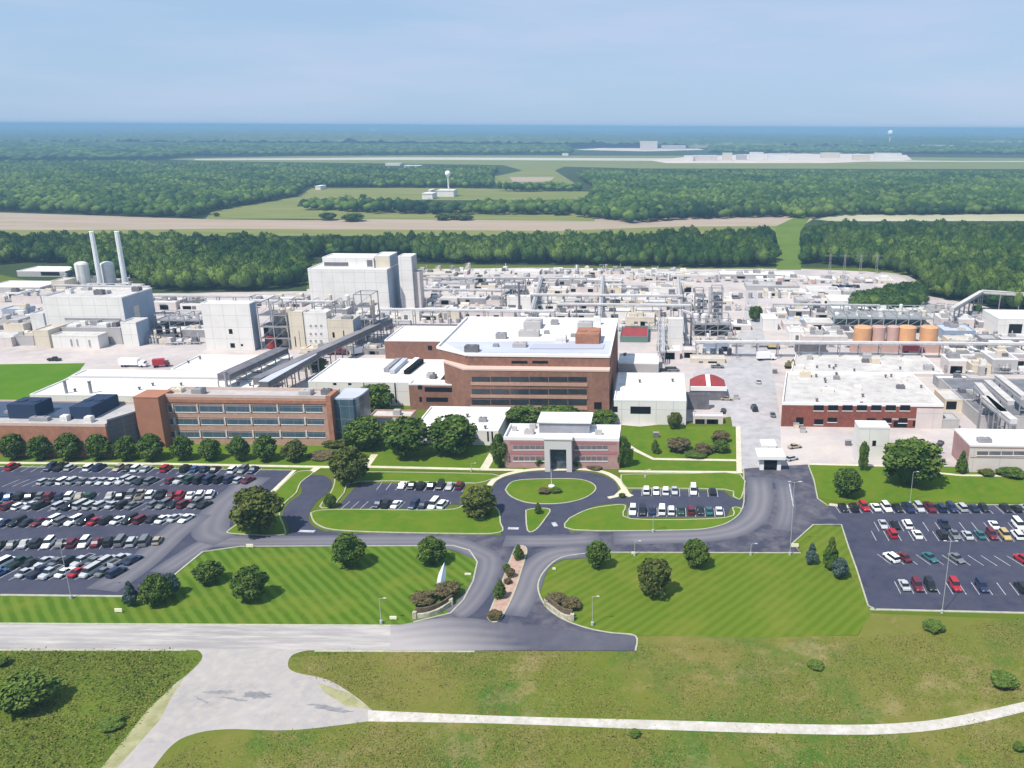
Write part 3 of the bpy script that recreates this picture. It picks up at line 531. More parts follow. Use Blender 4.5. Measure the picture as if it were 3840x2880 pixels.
L6c = B('process_tower', 'right hand white tower of the largest white block', 'building', 1492, 1542, 960, 1158, 950, M_WHITE, M_ROOFW, sw=M_GREYW, cope=M_COPEW)
L6d = B('process_building', 'pale lower block right of the largest white block', 'building', 1530, 1572, 1020, 1155, 1012, M_PINKW, M_ROOFM)
# ---- open frames with vessels
def frame_structure(label, xl, xr, yt, yb, depth, levels, vessels=3, seed=0, m=None, floor=True, vm=None):
    rr = random.Random(seed); xm = (xl+xr)/2; Y0 = G(xm, yb)[1]; Z = onY(xm, yt, Y0)[1]; X0 = onY(xl, yt, Y0)[0]; X1 = onY(xr, yt, Y0)[0]; m = m or M_STEEL
    e = empty('process_structure', ((X0+X1)/2, Y0+depth/2, 0), label, 'process unit'); q = MB(); n = max(2, int((X1-X0)/6)+1)
    for i in range(n):
        x = X0+(X1-X0)*i/(n-1)
        for y in (Y0, Y0+depth): q.bar((x, y, 0), (x, y, Z), .4)
    for k in range(1, levels+1):
        z = Z*k/levels
        for y in (Y0, Y0+depth): q.bar((X0, y, z), (X1, y, z), .35)
        for i in range(n):
            x = X0+(X1-X0)*i/(n-1); q.bar((x, Y0, z), (x, Y0+depth, z), .3)
        for y in (Y0,):
            for i in range(n-1):
                xa = X0+(X1-X0)*i/(n-1); xb = X0+(X1-X0)*(i+1)/(n-1); q.bar((xa, y, z-Z/levels), (xb, y, z), .18)
    q.build('frame', m, e)
    if floor:
        for k in range(1, levels):
            z = Z*k/levels; q = MB(); q.box(X0+.2, X1-.2, Y0+.2, Y0+depth-.2, z, z+.12); q.build('floor', M_STEELD if k % 2 else M_STEEL, e)
    for i in range(vessels):
        x = X0+(X1-X0)*(i+.5)/vessels; y = Y0+depth*rr.uniform(.3, .7); r = min(rr.uniform(.8, 1.9), (X1-X0)/vessels*.42); z0 = rr.choice([0.5, Z/levels]); h = rr.uniform(Z*.35, Z*.8)
        q = MB(); q.tube((x, y, z0), (x, y, z0+h), r, n=12); q.lathe([(r, 0), (r*.7, r*.3), (.1, r*.45)], (x, y, z0+h), n=12); q.build('vessel', vm or rr.choice([M_TANK, M_PIPE, M_WHITE, M_CREAM]), e)
    return e
L3 = frame_structure('open grey steel structure with dark bays between the plain white block and beige tower', 962, 1068, 1140, 1312, 12, 4, 4, 2)
q = MB(); X, Y = G(1005, 1300); q.box(X-4, X+5, Y+6, Y+10, 0, 9); q.build('panel', M_DARK, L3); q = MB(); X, Y = G(1022, 1305); q.tube((X, Y, 0), (X, Y, 6), 2.4, n=14); q.build('red_vessel', M_RED, L3)  # black panel put in for the shade of the recess
frame_structure('tall open process tower with stacked floors beside the pale yard road', 2608, 2640, 1088, 1232, 8, 6, 1, 4)
frame_structure('slim twin open tower right of the tall open process tower', 2672, 2712, 1080, 1235, 8, 6, 1, 5)
frame_structure('wide low process frame below the two open towers', 2600, 2740, 1195, 1262, 14, 3, 5, 6)
frame_structure('dense process frame behind the tall brown building roof', 1880, 1960, 1060, 1150, 10, 4, 3, 7)
frame_structure('grey process frame over pipes right of the white block with windows', 1325, 1390, 1105, 1290, 10, 4, 3, 8)
frame_structure('low frame of grey vessels in front of the largest white block', 1170, 1300, 1128, 1180, 10, 2, 6, 9)
frame_structure('low frame with dark openings left of the plain white block', 575, 745, 1182, 1245, 10, 3, 6, 10, vm=M_TANK)
frame_structure('small dark machinery frame before the pipe yard left of plain white block', 570, 650, 1235, 1282, 6, 2, 3, 11, m=M_STEELD, vm=M_DARK)
# ---- pipe bridges, conveyors
def pipe_rack(label, a, b_, w, z, name='pipe_rack', n=5, roof=None, cat='pipe rack', h=1.2, side=None, za=None, grp=None):
    A = Vector((*G(a[0], a[1], z), z)); Bv = Vector((*G(b_[0], b_[1], z), z)); d = (Bv-A); L = d.length; d.normalize(); s = Vector((-d.y, d.x, 0)); e = empty(name, ((A.x+Bv.x)/2, (A.y+Bv.y)/2, 0), label, cat, grp)
    q = MB(); k = max(2, int(L/9)+1)
    for i in range(k):
        p = A+d*(L*i/(k-1))
        for sg in (-1, 1): c = p+s*(w/2*sg); q.bar((c.x, c.y, 0), (c.x, c.y, z-.3), .35)
        q.bar(p-s*w/2-Vector((0, 0, .3)), p+s*w/2-Vector((0, 0, .3)), .3); q.bar(p-s*w/2-Vector((0, 0, z*.35)), p+s*w/2-Vector((0, 0, z*.35)), .25)
    for sg in (-1, 1): q.bar(A+s*(w/2*sg)-Vector((0, 0, .3)), Bv+s*(w/2*sg)-Vector((0, 0, .3)), .3)
    q.build('frame', M_STEEL, e); Zv = Vector((0, 0, 1))
    if roof:
        q = MB(); q.bar(A+Zv*(h/2), Bv+Zv*(h/2), w, h); q.build('gallery', side or M_STEELD, e); q = MB(); q.bar(A+Zv*(h+.12), Bv+Zv*(h+.12), w+.4, .2); q.build('roof', roof, e)
    else:
        for i in range(n):
            off = s*(w*(i/(n-1)-.5)*.85); r = [.18, .3, .22, .35, .2, .28][i % 6]; q = MB(); q.tube(A+off+Zv*(r*.6), Bv+off+Zv*(r*.6), r, n=8); q.build('pipe', [M_PIPE, M_STEEL, M_TANK][i % 3], e)
    return e
pipe_rack('long dark covered conveyor running from behind the brick office up to the plant', (965, 1440), (1460, 1210), 3.4, 7.0, name='conveyor', roof=mat('shade_grey_roof', (0.24, 0.23, 0.24), (0.16, 0.155, 0.165), 0.15), cat='conveyor', h=2.2)  # dark roof and gallery colour paints the shade strip under the conveyor
pipe_rack('short pale purple roofed pipe bridge right of the long dark conveyor', (990, 1452), (1175, 1345), 3.5, 7, name='conveyor', roof=M_ROOFP, cat='conveyor', h=2.0)
pipe_rack('dark pipe bridge climbing towards the roof of the white warehouse', (840, 1425), (1062, 1322), 5, 8, name='conveyor', roof=M_STEELD, cat='conveyor', h=2)  # dark steel roof stands in for shade along the bridge
pipe_rack('long horizontal pipe bridge from plain white block to largest white block', (940, 1128), (1250, 1132), 3, 13, n=6)
pipe_rack('pipe bridge crossing behind the tall brown brick building', (1420, 1160), (2080, 1168), 4, 9, n=6)
pipe_rack('long straight pipe bridge in front of the orange tanks', (2610, 1282), (3840, 1290), 4, 7, n=6)
pipe_rack('pipe bridge along the left side of the yard street', (2480, 1190), (2480, 1320), 3, 6, n=4)
pipe_rack('upper pipe bridge across the back yard left of the open towers', (1990, 1105), (2560, 1110), 4, 8, n=6)
pipe_rack('second pipe bridge across the back yard, nearer one', (2090, 1140), (2590, 1146), 4, 8, n=6)
pipe_rack('pipe bridge beside the pale yard behind the largest white block', (1585, 1085), (1910, 1090), 3, 6, n=4)
pipe_rack('conveyor gallery climbing right towards the far forest', (3570, 1165), (3680, 1100), 2, 10, name='conveyor', roof=M_ROOFM, cat='conveyor', h=1.4, side=M_PIPE)
pipe_rack('level conveyor gallery at the right edge near the forest', (3680, 1098), (3900, 1112), 2, 10, name='conveyor', roof=M_ROOFM, cat='conveyor', h=1.4, side=M_PIPE)
pipe_rack('pipe bridge along the left rear yard edge below the forest', (570, 1108), (940, 1112), 3, 7, n=5)
pipe_rack('lower pipe bridge left of the plain white block', (575, 1172), (750, 1174), 3, 6, n=5)
# ---- tall brown brick building in the middle
Yb = G(1990, 1560)[1]; z1 = onY(2000, 1385, Yb)[1]; XL = onY(1738, 1385, Yb)[0]; XR = onY(2284, 1388, Yb)[0]
Yu = Yb+4.0; z2 = onY(2000, 1330, Yu)[1]; Yback = G(2150, 1192, z2)[1]
cl = G(1664, 1355, z1); tl = G(1643, 1292, z2)
T = empty('brick_building', ((XL+XR)/2, Yb+20, 0), 'tallest brown brick office with dark ribbon windows and stepped pale terrace in the centre', 'building')
lowp = [(XL, Yb), (XR, Yb), (XR, Yback), (cl[0], Yback), (cl[0], cl[1])]
q = MB(); q.prism(lowp, -.3, z1-.6, top=True); q.build('lower_block', M_BRICKB, T)
q = MB(); cp = [(XL, Yb-.15), (XR+.15, Yb-.15), (XR+.15, Yu+.5), (cl[0]+4, Yu+14), (cl[0]-.2, cl[1]+14), (cl[0]-.2, cl[1])]; q.prism(cp, z1-.58, z1); q.build('terrace_coping', mat('pink_coping', (0.56, 0.41, 0.35)), T)
upp = [(XL+.8, Yu), (XR, Yu), (XR, Yback), (tl[0], Yback), (tl[0], tl[1]-6), (XL-2, Yu+2)]
upp = [(XL+.8, Yu), (XR-.05, Yu), (XR-.05, Yback-.05), (tl[0]+.3, Yback-.05), (tl[0]+.3, tl[1]-3)]
q = MB(); q.prism(upp, z1, z2-.8, top=False); q.build('upper_block', M_BRICKB, T)
q = MB(); q.prism(upp, z2-.8, z2-.78, bottom=False); rf = q.build('roof', M_ROOFW, T)
q = MB(); n = len(upp)
for i in range(n): q.bar((*upp[i], z2-.35), (*upp[(i+1) % n], z2-.35), .5, .9)
q.build('parapet', M_COPEW, rf)
deck(T, [(1742, 1322), (2282, 1326), (2300, 1278), (1664, 1282)], z2-.72, M_ROOFP, 'roof_membrane', .1)
deck(T, [(1985, 1308), (2262, 1308), (2268, 1292), (2000, 1290)], z2-.5, mat('lilac_roof', (0.37, 0.38, 0.44)), 'roof_walkway', .1)
def on_T(x0, x1, y0, y1, Y, m=None, name='window', pr=.1):
    a = onY(x0, y0, Y); c = onY(x1, y1, Y); q = MB(); q.box(a[0], c[0], Y-pr, Y+.04, c[1], a[1]); return q.build(name, m or M_GLASS, T)
for ya, yb_ in ((1413, 1431), (1459, 1478), (1498, 1518)):
    k = 6
    for i in range(k):
        xa = 1767+(2201-1767)*i/k; on_T(xa+2, xa+(2201-1767)/k-1, ya, yb_, Yb)
    on_T(1765, 2203, yb_+1, yb_+18, Yb, M_BRICKL, 'spandrel', .25)
on_T(1918, 1978, 1353, 1363, Yu, M_DARK); on_T(1996, 2055, 1353, 1363, Yu, M_DARK); on_T(2228, 2256, 1508, 1534, Yb, M_DARK, 'door')
on_T(1742, 2282, 1334, 1341, Yu, M_BRICK, 'brick_band', .2)
Xp, Yp = G(2202, 1284, z2); unit_box(T, Xp, Yp+6, z2-.7, 9, 12, 3.6, M_BRICK, 'roof_penthouse')
for x, y, w, d, h, m in [(2105, 1280, 4, 5, 2, M_WHITE), (1950, 1300, 5, 4, 1.5, M_GREYW), (1770, 1318, 5, 3, 2.2, M_STEELD), (2000, 1225, 7, 8, 2.5, M_GREYW), (1985, 1258, 8, 4, 2, M_GREYW), (2195, 1235, 6, 6, 3, M_GREYW), (2240, 1215, 3, 3, 3, M_TANK), (2080, 1215, 3, 3, 1.5, M_STEEL), (1880, 1268, 4, 3, 2, M_STEEL), (2150, 1262, 2, 2, 1, M_STEEL), (1860, 1300, 2, 2, 1, M_STEEL), (2050, 1250, 2, 2, 1, M_STEEL)]:
    X, Y = G(x, y, z2-.7)
    if Y < Yback-4: unit_box(T, X, Y, z2-.7, w, d, h, m)
M3 = B('brick_building', 'brown brick wing with bright white roof behind the left of the tallest brick office', 'building', 1441, 1780, 1277, 1350, 1222, M_BRICKB, M_ROOFW, cope=M_COPEW, doors=[(1604, 1621, 1296, 1313)], vents=1)
M1 = B('flat_building', 'white flat roofed wing with dark skylights left of the tallest brick office', 'building', 1155, 1640, 1432, 1520, 1345, M_WHITE, M_ROOFW, cope=M_COPEW, units=2, doors=[(1362, 1371, 1436, 1500), (1420, 1429, 1436, 1500), (1478, 1489, 1436, 1510), (1249, 1262, 1436, 1444), (1305, 1318, 1436, 1444)])
for a, b_ in [((1448, 1392), (1495, 1352)), ((1470, 1398), (1520, 1352)), ((1510, 1398), (1565, 1350)), ((1524, 1400), (1580, 1356))]:
    A = Vector((*G(*a, M1.z), M1.z)); Bv = Vector((*G(*b_, M1.z), M1.z)); q = MB(); q.bar(A+Vector((0, 0, .4)), Bv+Vector((0, 0, .4)), 2.0, 1.4); q.build('skylight', [M_STEEL, M_ROOFP, M_COPEW, M_DARK][[1448, 1470, 1510, 1524].index(a[0])], M1.e)
M1b = B('brick_building', 'low brown brick wing with dark windows at the left foot of the tallest brick office', 'building', 1532, 1712, 1440, 1535, 1424, M_BRICKB, M_ROOFW, cope=M_COPEW, doors=[(1566, 1584, 1444, 1460), (1592, 1709, 1452, 1470), (1572, 1583, 1488, 1507), (1598, 1680, 1490, 1507)])
F2 = B('flat_building', 'low white roofed hall between the dark round trees and the small front office', 'building', 1545, 1868, 1612, 1668, 1524, M_WHITE, M_ROOFW, cope=M_COPEW, vents=2, doors=[(1826, 1834, 1618, 1655), (1842, 1850, 1618, 1655)], units=1, wmat=M_STEEL)
B('flat_building', 'small flat pinkish roofed block left of the low white roofed hall', 'building', 1385, 1540, 1560, 1600, 1536, M_PINKW, M_ROOFM, units=1, cope=M_BRICKL)
B('flat_building', 'grey louvred plant room between brick office glass wing and white flat wing', 'building', 1180, 1330, 1446, 1478, 1428, M_GREYW, M_ROOFG, units=2)
# ---- small front office
F1 = B('front_office', 'small two storey pink brick front office with white portal facing the oval drive', 'building', 1888, 2322, 1641, 1756, 1590, M_PINKB, M_ROOFW, cope=M_COPEW, para=1.0)
for i in range(6): F1.win(1925+i*21, 1943+i*21, 1671, 1686, m=M_STEELD); F1.win(1925+i*21, 1943+i*21, 1712, 1728, m=M_STEELD)
for i in range(6): F1.win(2155+i*21, 2173+i*21, 1671, 1686, m=M_STEELD); F1.win(2155+i*21, 2173+i*21, 1712, 1728, m=M_STEELD)
for ya, yb_ in ((1653, 1666), (1690, 1704)):
    for xa, xb in ((1912, 2044), (2146, 2312)):
        a = onY(xa, ya, F1.Y0); c = onY(xb, yb_, F1.Y0); q = MB(); q.box(a[0], c[0], F1.Y0-.08, F1.Y0+.02, c[1], a[1]); q.build('brick_band', mat('rose_brick', (0.36, 0.15, 0.16)), F1.e)
q = MB(); a = onY(2045, 1640, F1.Y0); c = onY(2148, 1740, F1.Y0); pz = a[1]+.3
q.box(a[0], a[0]+1.6, F1.Y0-3, F1.Y0, 0, pz); q.box(c[0]-1.6, c[0], F1.Y0-3, F1.Y0, 0, pz); q.box(a[0]+1.6, c[0]-1.6, F1.Y0-3, F1.Y0, pz-3.0, pz); q.box(a[0]-.3, c[0]+.3, F1.Y0-3.2, F1.Y0+.2, pz, pz+.3)
q.build('portal', mat('portal_stone', (0.52, 0.50, 0.49)), F1.e)
q = MB(); q.box(a[0]+1.6, c[0]-1.6, F1.Y0-.6, F1.Y0-.1, .2, pz-3); q.build('entrance_glazing', mat('entrance_glass', (0.03, 0.035, 0.045), (0.12, 0.15, 0.17), 0.4, 0.2), F1.e)
X0, Y0 = G(2022, 1622, F1.z-.9); X1 = G(2212, 1622, F1.z-.9)[0]
hz = onY(2100, 1580, Y0)[1]
q = MB(); q.box(X0, X1, Y0, Y0+8, F1.z-1, hz-.5); q.build('penthouse_wall', mat('lilac_screen', (0.24, 0.24, 0.27), (0.30, 0.30, 0.33), 0.3), F1.e); q = MB(); q.box(X0-.5, X1+.5, Y0-.5, Y0+9, hz-.5, hz); q.build('penthouse_roof', M_ROOFW, F1.e)
for x, y, w in ((1985, 1625, 3), (2245, 1628, 2.2), (1930, 1615, 1.5), (1998, 1605, 2)): X, Y = G(x, y, F1.z-.9); unit_box(F1.e, X, Y, F1.z-1, w, w*.7, 1.3, M_GREYW)
# ---- right of centre
B('flat_building', 'small white roofed upper block right of the tallest brick office', 'building', 2318, 2470, 1361, 1398, 1326, M_GREYW, M_ROOFW, cope=M_COPEW, vents=2)
B('garage_building', 'white warehouse with dark garage opening right of the tallest brick office', 'warehouse', 2302, 2574, 1500, 1592, 1398, M_WHITE, M_ROOFW, cope=M_COPEW, doors=[(2364, 2440, 1524, 1552), (2296, 2316, 1524, 1545)], vents=2)
B('silo_building', 'tall narrow white clad block standing alone by the open towers', 'building', 2506, 2562, 1196, 1312, 1188, M_WHITE, M_ROOFW, sw=M_GREYW)
c = B('canopy_building', 'low shed with bright red roof behind the tallest brick office', 'shed', 2325, 2430, 1262, 1284, 1222, M_GREEN, M_RED)
# half round red roofed building
X0, Y0 = G(2590, 1500); zt = onY(2656, 1450, Y0)[1]; X1 = onY(2724, 1450, Y0)[0]; e = empty('red_roofed_building', ((X0+X1)/2, Y0+5, 0), 'building with two rounded red roof bays and white fascia beside the yard street', 'building')
q = MB(); q.box(X0, X1, Y0, Y0+12, 0, zt-1.2, top=False); q.build('wall', M_STEELD, e); q = MB(); q.box(X0-.2, X1+.2, Y0-.3, Y0+.4, zt-1.6, zt); q.build('fascia', M_COPEW, e)
q = MB(); nn = 9; W2 = (X1-X0)/2; topz = onY(2656, 1402, Y0+10)[1]
for sgn, xa, xb in ((0, X0, X0+W2-.9), (1, X0+W2+.9, X1)):
    for j in range(nn):
        t0, t1 = j/nn, (j+1)/nn
        def hh(t): u = t if sgn == 0 else 1-t; return zt-.6+(topz-zt)*math.sin(u*math.pi/2)
        a, b_ = xa+(xb-xa)*t0, xa+(xb-xa)*t1
        q.add([(a, Y0+.3, zt-1), (b_, Y0+.3, zt-1), (b_, Y0+.3, zt-.9), (a, Y0+.3, zt-.9), (a, Y0+9, hh(t0)), (b_, Y0+9, hh(t1)), (b_, Y0+12, hh(t1)*.98), (a, Y0+12, hh(t0)*.98), (a, Y0+12, 0), (b_, Y0+12, 0)], [[0, 1, 2, 3], [3, 2, 5, 4], [4, 5, 6, 7], [7, 6, 9, 8]])
q.build('roof', M_RED, e); q = MB(); q.bar((X0+W2, Y0, zt), (X0+W2, Y0+10, topz-.4), 1.6, .6); q.build('ridge_strip', M_COPEW, e)
B('garage_building', 'dark open fronted garage in front of the rounded red roofs', 'garage', 2580, 2660, 1478, 1536, 1470, M_STEELD, mat('brown_roof', (0.12, 0.10, 0.11)), units=2)
# guard gate
X0, Y0 = G(2838, 1768); X1 = onY(2942, 1768, Y0)[0]; zc = onY(2890, 1712, Y0)[1]; e = empty('guard_gate', ((X0+X1)/2, Y0, 0), 'wide white gate canopy over the entrance road of the plant', 'gate canopy')
q = MB(); q.box(X0, X1, Y0, Y0+7, zc-1.1, zc); q.build('canopy', mat('white_fascia', (0.72, 0.71, 0.69)), e); q = MB(); q.box(X0+.5, X1-.5, Y0+.4, Y0+6.5, zc-1.25, zc-1.12); q.build('shaded_soffit', M_DARK, e)  # canopy's shade painted black on its underside
for x in (X0+1, X1-2.2): q = MB(); q.box(x, x+1.2, Y0+1, Y0+6, 0, zc-1.26); q.build('column', M_COPEW, e)
q = MB(); q.box(X0+2.4, X1-2.4, Y0+.8, Y0+6.3, 1.0, zc-1.28); q.build('shade_box', M_DARK, e)  # added black box standing in for the shade beneath the canopy
B('guard_house', 'small white gatehouse behind the gate canopy', 'gatehouse', 2856, 2912, 1669, 1700, 1648, M_WHITE, M_ROOFW, cope=M_COPEW)
# ---- right: red brick building
R1 = B('brick_building', 'wide red brick building with pale roof and dark upper windows right of the yard street', 'building', 2933, 3540, 1512, 1603, 1396, M_BRICKR, M_ROOFM, cope=M_COPEW, para=1.0, vents=12, units=7, wins=[(3052+i*54, 3088+i*54, 1519, 1540) for i in range(7)]+[(2986, 3012, 1565, 1592), (3054, 3086, 1572, 1592), (3104, 3138, 1566, 1583)], wmat=M_DARK)
skew(R1, 7.0); q = MB(); a = onY(3440, 1518, R1.Y0); q.box(a[0], R1.X1+.06, R1.Y0-.25, R1.Y0+.02, 0, R1.z-1.6); q.build('wall_panel', M_PINKW, R1.e)
for i in range(3): R1.win(3250+i*60, 3282+i*60, 1568, 1586, m=M_DARK)
R1c = B('flat_building', 'pale upper roof block behind the wide red brick building', 'building', 2965, 3540, 1396, 1410, 1322, M_PINKW, M_ROOFM, cope=M_COPEW, vents=8, units=7); skew(R1c, 7.5)
B('flat_building', 'pale low annex with flat roof behind the big round tree', 'building', 3345, 3600, 1570, 1606, 1545, M_GREYW, M_ROOFG, doors=[(3424, 3506, 1578, 1600), (3352, 3400, 1578, 1602)], units=4)
B('flat_building', 'grey roofed annex left of the dark sloping ducts', 'building', 3545, 3690, 1498, 1545, 1460, M_CREAM, M_ROOFM, doors=[(3550, 3585, 1505, 1535), (3640, 3680, 1508, 1540)], units=2)
B('flat_building', 'dark grey roofed block at the right edge with diagonal ducts', 'building', 3680, 4050, 1560, 1612, 1420, M_GREYW, mat('slate_roof', (0.13, 0.13, 0.15), (0.19, 0.19, 0.21), 0.2), units=5, z=None)
B('flat_building', 'pale flat block left of the dark grey roofed block', 'building', 3545, 3672, 1445, 1480, 1405, M_STEEL, M_ROOFW, units=3)
for i, (a, b_) in enumerate([((3700, 1440), (3790, 1520)), ((3665, 1450), (3760, 1560)), ((3740, 1420), (3840, 1500)), ((3690, 1500), (3800, 1590))]):
    pipe_rack(['white diagonal duct crossing the dark roof, farthest left one', 'white diagonal duct crossing the dark roof, longest one', 'white diagonal duct at the far right edge of the dark roof', 'white diagonal duct lowest on the dark roof'][i], a, b_, 2.2, 10.5, name='duct', roof=M_ROOFM, cat='duct', h=1.4, side=M_PIPE)
R2 = B('kiosk_building', 'white cube shaped building left of the big round tree', 'building', 3222, 3338, 1601, 1735, 1577, M_WHITE, M_ROOFW, cope=M_COPEW, doors=[(3272, 3284, 1652, 1672)])
R3 = B('brick_building', 'low pinkish brick building with white roof at the right edge', 'building', 3638, 4250, 1672, 1775, 1612, M_PINKW, M_ROOFW, cope=M_COPEW, units=2, wins=[(3665+i*46, 3705+i*46, 1692, 1707) for i in range(7)], wmat=M_STEELD, sw=M_PINKB)
q = MB(); a = onY(3638, 1676, R3.Y0); c = onY(4250, 1687, R3.Y0); q.box(a[0], c[0], R3.Y0-.1, R3.Y0+.02, c[1], a[1]); q.build('brick_band', MATS['rose_brick'], R3.e)
q = MB(); a = onY(3638, 1712, R3.Y0); c = onY(4250, 1724, R3.Y0); q.box(a[0], c[0], R3.Y0-.1, R3.Y0+.02, c[1], a[1]); q.build('brick_band', M_PINKB, R3.e)
# ---- orange tanks
q0 = [(3232, 'leftmost bright orange tank under the pipe canopy', M_ORANGE, 66), (3292, 'first pale salmon tank right of the leftmost orange tank', M_SALMON, 52), (3345, 'second pale salmon tank between the orange tanks', M_SALMON, 46), (3398, 'middle bright orange tank under the pipe canopy', M_ORANGE, 66), (3480, 'rightmost bright orange tank under the pipe canopy', M_ORANGE, 66)]
for x, lb, m, w in q0: cyl('storage_tank', lb, 'tank', x, 1283, 1220, w, m, grp='orange and salmon storage tanks', dome=.2, ladder=False)
frame_structure('grey green lattice canopy of pipes over the orange tanks', 3130, 3505, 1168, 1250, 16, 3, 9, 12, m=mat('green_grey_steel', (0.28, 0.32, 0.31)))
B('dike_wall', 'long salmon dike wall in front of the orange tanks', 'wall', 3190, 3560, 1296, 1322, 1294, M_SALMON, M_SALMON)
B('flat_building', 'low pale pump house left of the orange tanks', 'building', 3010, 3180, 1262, 1290, 1240, M_PINKW, M_ROOFM, units=4)
B('flat_building', 'grey shed with dark openings left end of the salmon dike wall', 'building', 2985, 3100, 1290, 1322, 1283, M_STEELD, M_ROOFG, units=3)
B('flat_building', 'white box building by the pale yard street above the yellow machine', 'building', 2862, 2918, 1196, 1238, 1176, M_WHITE, M_ROOFW)
B('flat_building', 'white block at the far right edge behind the orange tanks', 'building', 3745, 3990, 1195, 1262, 1162, M_WHITE, M_ROOFW, doors=[(3785, 3830, 1215, 1250)])
for i, (xl, xr, yt, yb, yk, w, r, u, lb) in enumerate([
 (2340, 2700, 1032, 1046, 1016, M_PINKW, M_ROOFM, 5, 'long white topped store along the forest edge, left one'),
 (2700, 2990, 1030, 1046, 1014, M_GREYW, M_ROOFW, 6, 'long pale store along the forest edge, right of the cleared strip'),
 (2800, 3000, 1072, 1090, 1055, M_GREYW, M_ROOFG, 3, 'grey roofed store behind the pale yard street'),
 (2530, 2600, 1070, 1096, 1056, M_CREAM, M_ROOFM, 2, 'cream shed left of the open towers in the back yard'),
 (2260, 2330, 1080, 1100, 1062, M_CREAM, M_ROOFM, 2, 'tan shed in the back yard behind the tallest brick office'),
 (1900, 1990, 1112, 1160, 1095, M_WHITE, M_ROOFW, 3, 'white process shed left of the dense frame'),
 (1990, 2080, 1060, 1080, 1040, M_PINKW, M_ROOFM, 4, 'pale shed behind the dense frame near the forest'),
 (2090, 2260, 1050, 1068, 1030, M_GREYW, M_ROOFM, 5, 'wide pale shed near the forest behind the tallest brick office'),
 (2110, 2320, 1130, 1150, 1112, M_GREYW, M_ROOFG, 8, 'wide grey shed with cluttered roof above the tallest brick office'),
 (2350, 2490, 1170, 1192, 1150, M_PINKW, M_ROOFM, 4, 'pale shed behind the red roofed shed'),
 (2350, 2480, 1105, 1124, 1086, M_PINKW, M_ROOFM, 4, 'pale shed in the middle of the back yard'),
 (1560, 1860, 1172, 1196, 1160, M_STEEL, M_ROOFG, 8, 'long grey store behind the white roofed brown brick wing'),
 (1600, 1900, 1125, 1140, 1105, M_PINKW, M_ROOFM, 5, 'long pale store between largest white block and dense frame'),
 (1640, 1780, 1060, 1082, 1045, M_GREYW, M_ROOFG, 3, 'grey shed with dark roof boxes in the pale yard'),
 (1580, 1700, 1026, 1040, 1014, M_CREAM, M_ROOFM, 2, 'cream shed right of the largest white block near the forest'),
 (3115, 3215, 1128, 1160, 1105, M_WHITE, M_ROOFW, 1, 'white shed left of the dark tree clump in the yard'),
 (3020, 3120, 1120, 1145, 1105, M_PINKW, M_ROOFM, 3, 'pale shed between yard street and dark tree clump'),
 (2960, 3060, 1200, 1222, 1186, M_BLUEW_SHADE, M_ROOFP, 2, 'bluish shed left of the lattice canopy'),
 (2990, 3110, 1150, 1172, 1138, M_GREYW, M_ROOFG, 4, 'grey shed above the bluish shed'),
 (3540, 3660, 1240, 1275, 1215, M_BLUEW_SHADE, M_ROOFP, 4, 'bluish shed right of the orange tanks'),
 (3600, 3760, 1352, 1380, 1330, M_GREYW, M_ROOFM, 4, 'pale shed right of the upper roof block'),
 (3780, 4000, 1345, 1375, 1320, M_PINKW, M_ROOFM, 4, 'pale shed at the right edge below the long pipe bridge'),
 (3560, 3700, 1305, 1325, 1290, M_CREAM, M_ROOFM, 2, 'cream shed right of the salmon dike wall'),
 (2640, 2735, 1290, 1318, 1278, M_BLUEW_SHADE, M_ROOFG, 2, 'blue grey shed below the open towers'),
 (2460, 2500, 1290, 1316, 1278, M_PINKW, M_ROOFM, 1, 'small pale shed left of the tall narrow white block'),
 (2590, 2720, 1345, 1362, 1330, M_CREAM, M_ROOFM, 0, 'low sandy walled enclosure above the rounded red roofs'),
 (2600, 2712, 1560, 1590, 1546, M_PINKW, mat('lilac_slab', (0.50, 0.48, 0.52)), 0, 'low lilac roofed store beside the garden shrubs'),
 (580, 740, 1128, 1150, 1115, M_PINKW, M_ROOFM, 6, 'pale store behind the plant hall beside the forest'),
 (600, 745, 1200, 1225, 1190, M_GREYW, M_ROOFP, 5, 'bluish store left of the plain white block'),
 (940, 1150, 1112, 1130, 1104, M_GREYW, M_ROOFM, 3, 'low store behind the plain white block'),
 (1330, 1440, 1195, 1240, 1180, M_GREYW, M_ROOFG, 5, 'grey plant room beside the dark conveyor end'),
 (1235, 1300, 1160, 1205, 1146, M_STEEL, M_ROOFW, 3, 'small store with white roof under the largest white block')]):
    B('industrial_shed', lb, 'shed', xl, xr, yt, yb, yk, w, r, units=u, useed=i+20, rd=max(2, int((xr-xl)/35)))
# rows of small tanks, each told apart by its place in the row
def tank_row(where, x0, x1, yb, yt, n, w, cat='tank', ms=None, name='small_tank', y2=None):
    for i in range(n):
        f = i/max(1, n-1); x = x0+(x1-x0)*f; y = yb+((y2-yb)*f if y2 else 0); rr = random.Random(int(x*7+yb))
        cyl(name, f'{nth(i+1)} tank from the left in the row {where}', cat, x, y, yt+(y-yb), w*rr.uniform(.8, 1.15), rr.choice(ms or [M_TANK, M_PIPE, M_WHITE, M_STEEL]), n=14, dome=rr.choice([0, .3, .4]), grp=f'tanks in the row {where}', ladder=False)
tank_row('behind the brown brick wing', 1590, 1850, 1210, 1192, 9, 17)
tank_row('before the two open towers', 2610, 2735, 1330, 1305, 5, 18, ms=[M_STEELD, M_TANK, MATS['blue_grey_siding_and_shade']])
tank_row('below the largest white block', 1180, 1300, 1200, 1172, 6, 14)
tank_row('in the back yard near the forest', 2040, 2330, 1028, 1012, 8, 14)
tank_row('right of the dense frame', 2090, 2300, 1180, 1160, 8, 14)
tank_row('along the far side of the yard street', 2740, 2960, 1118, 1096, 7, 14)
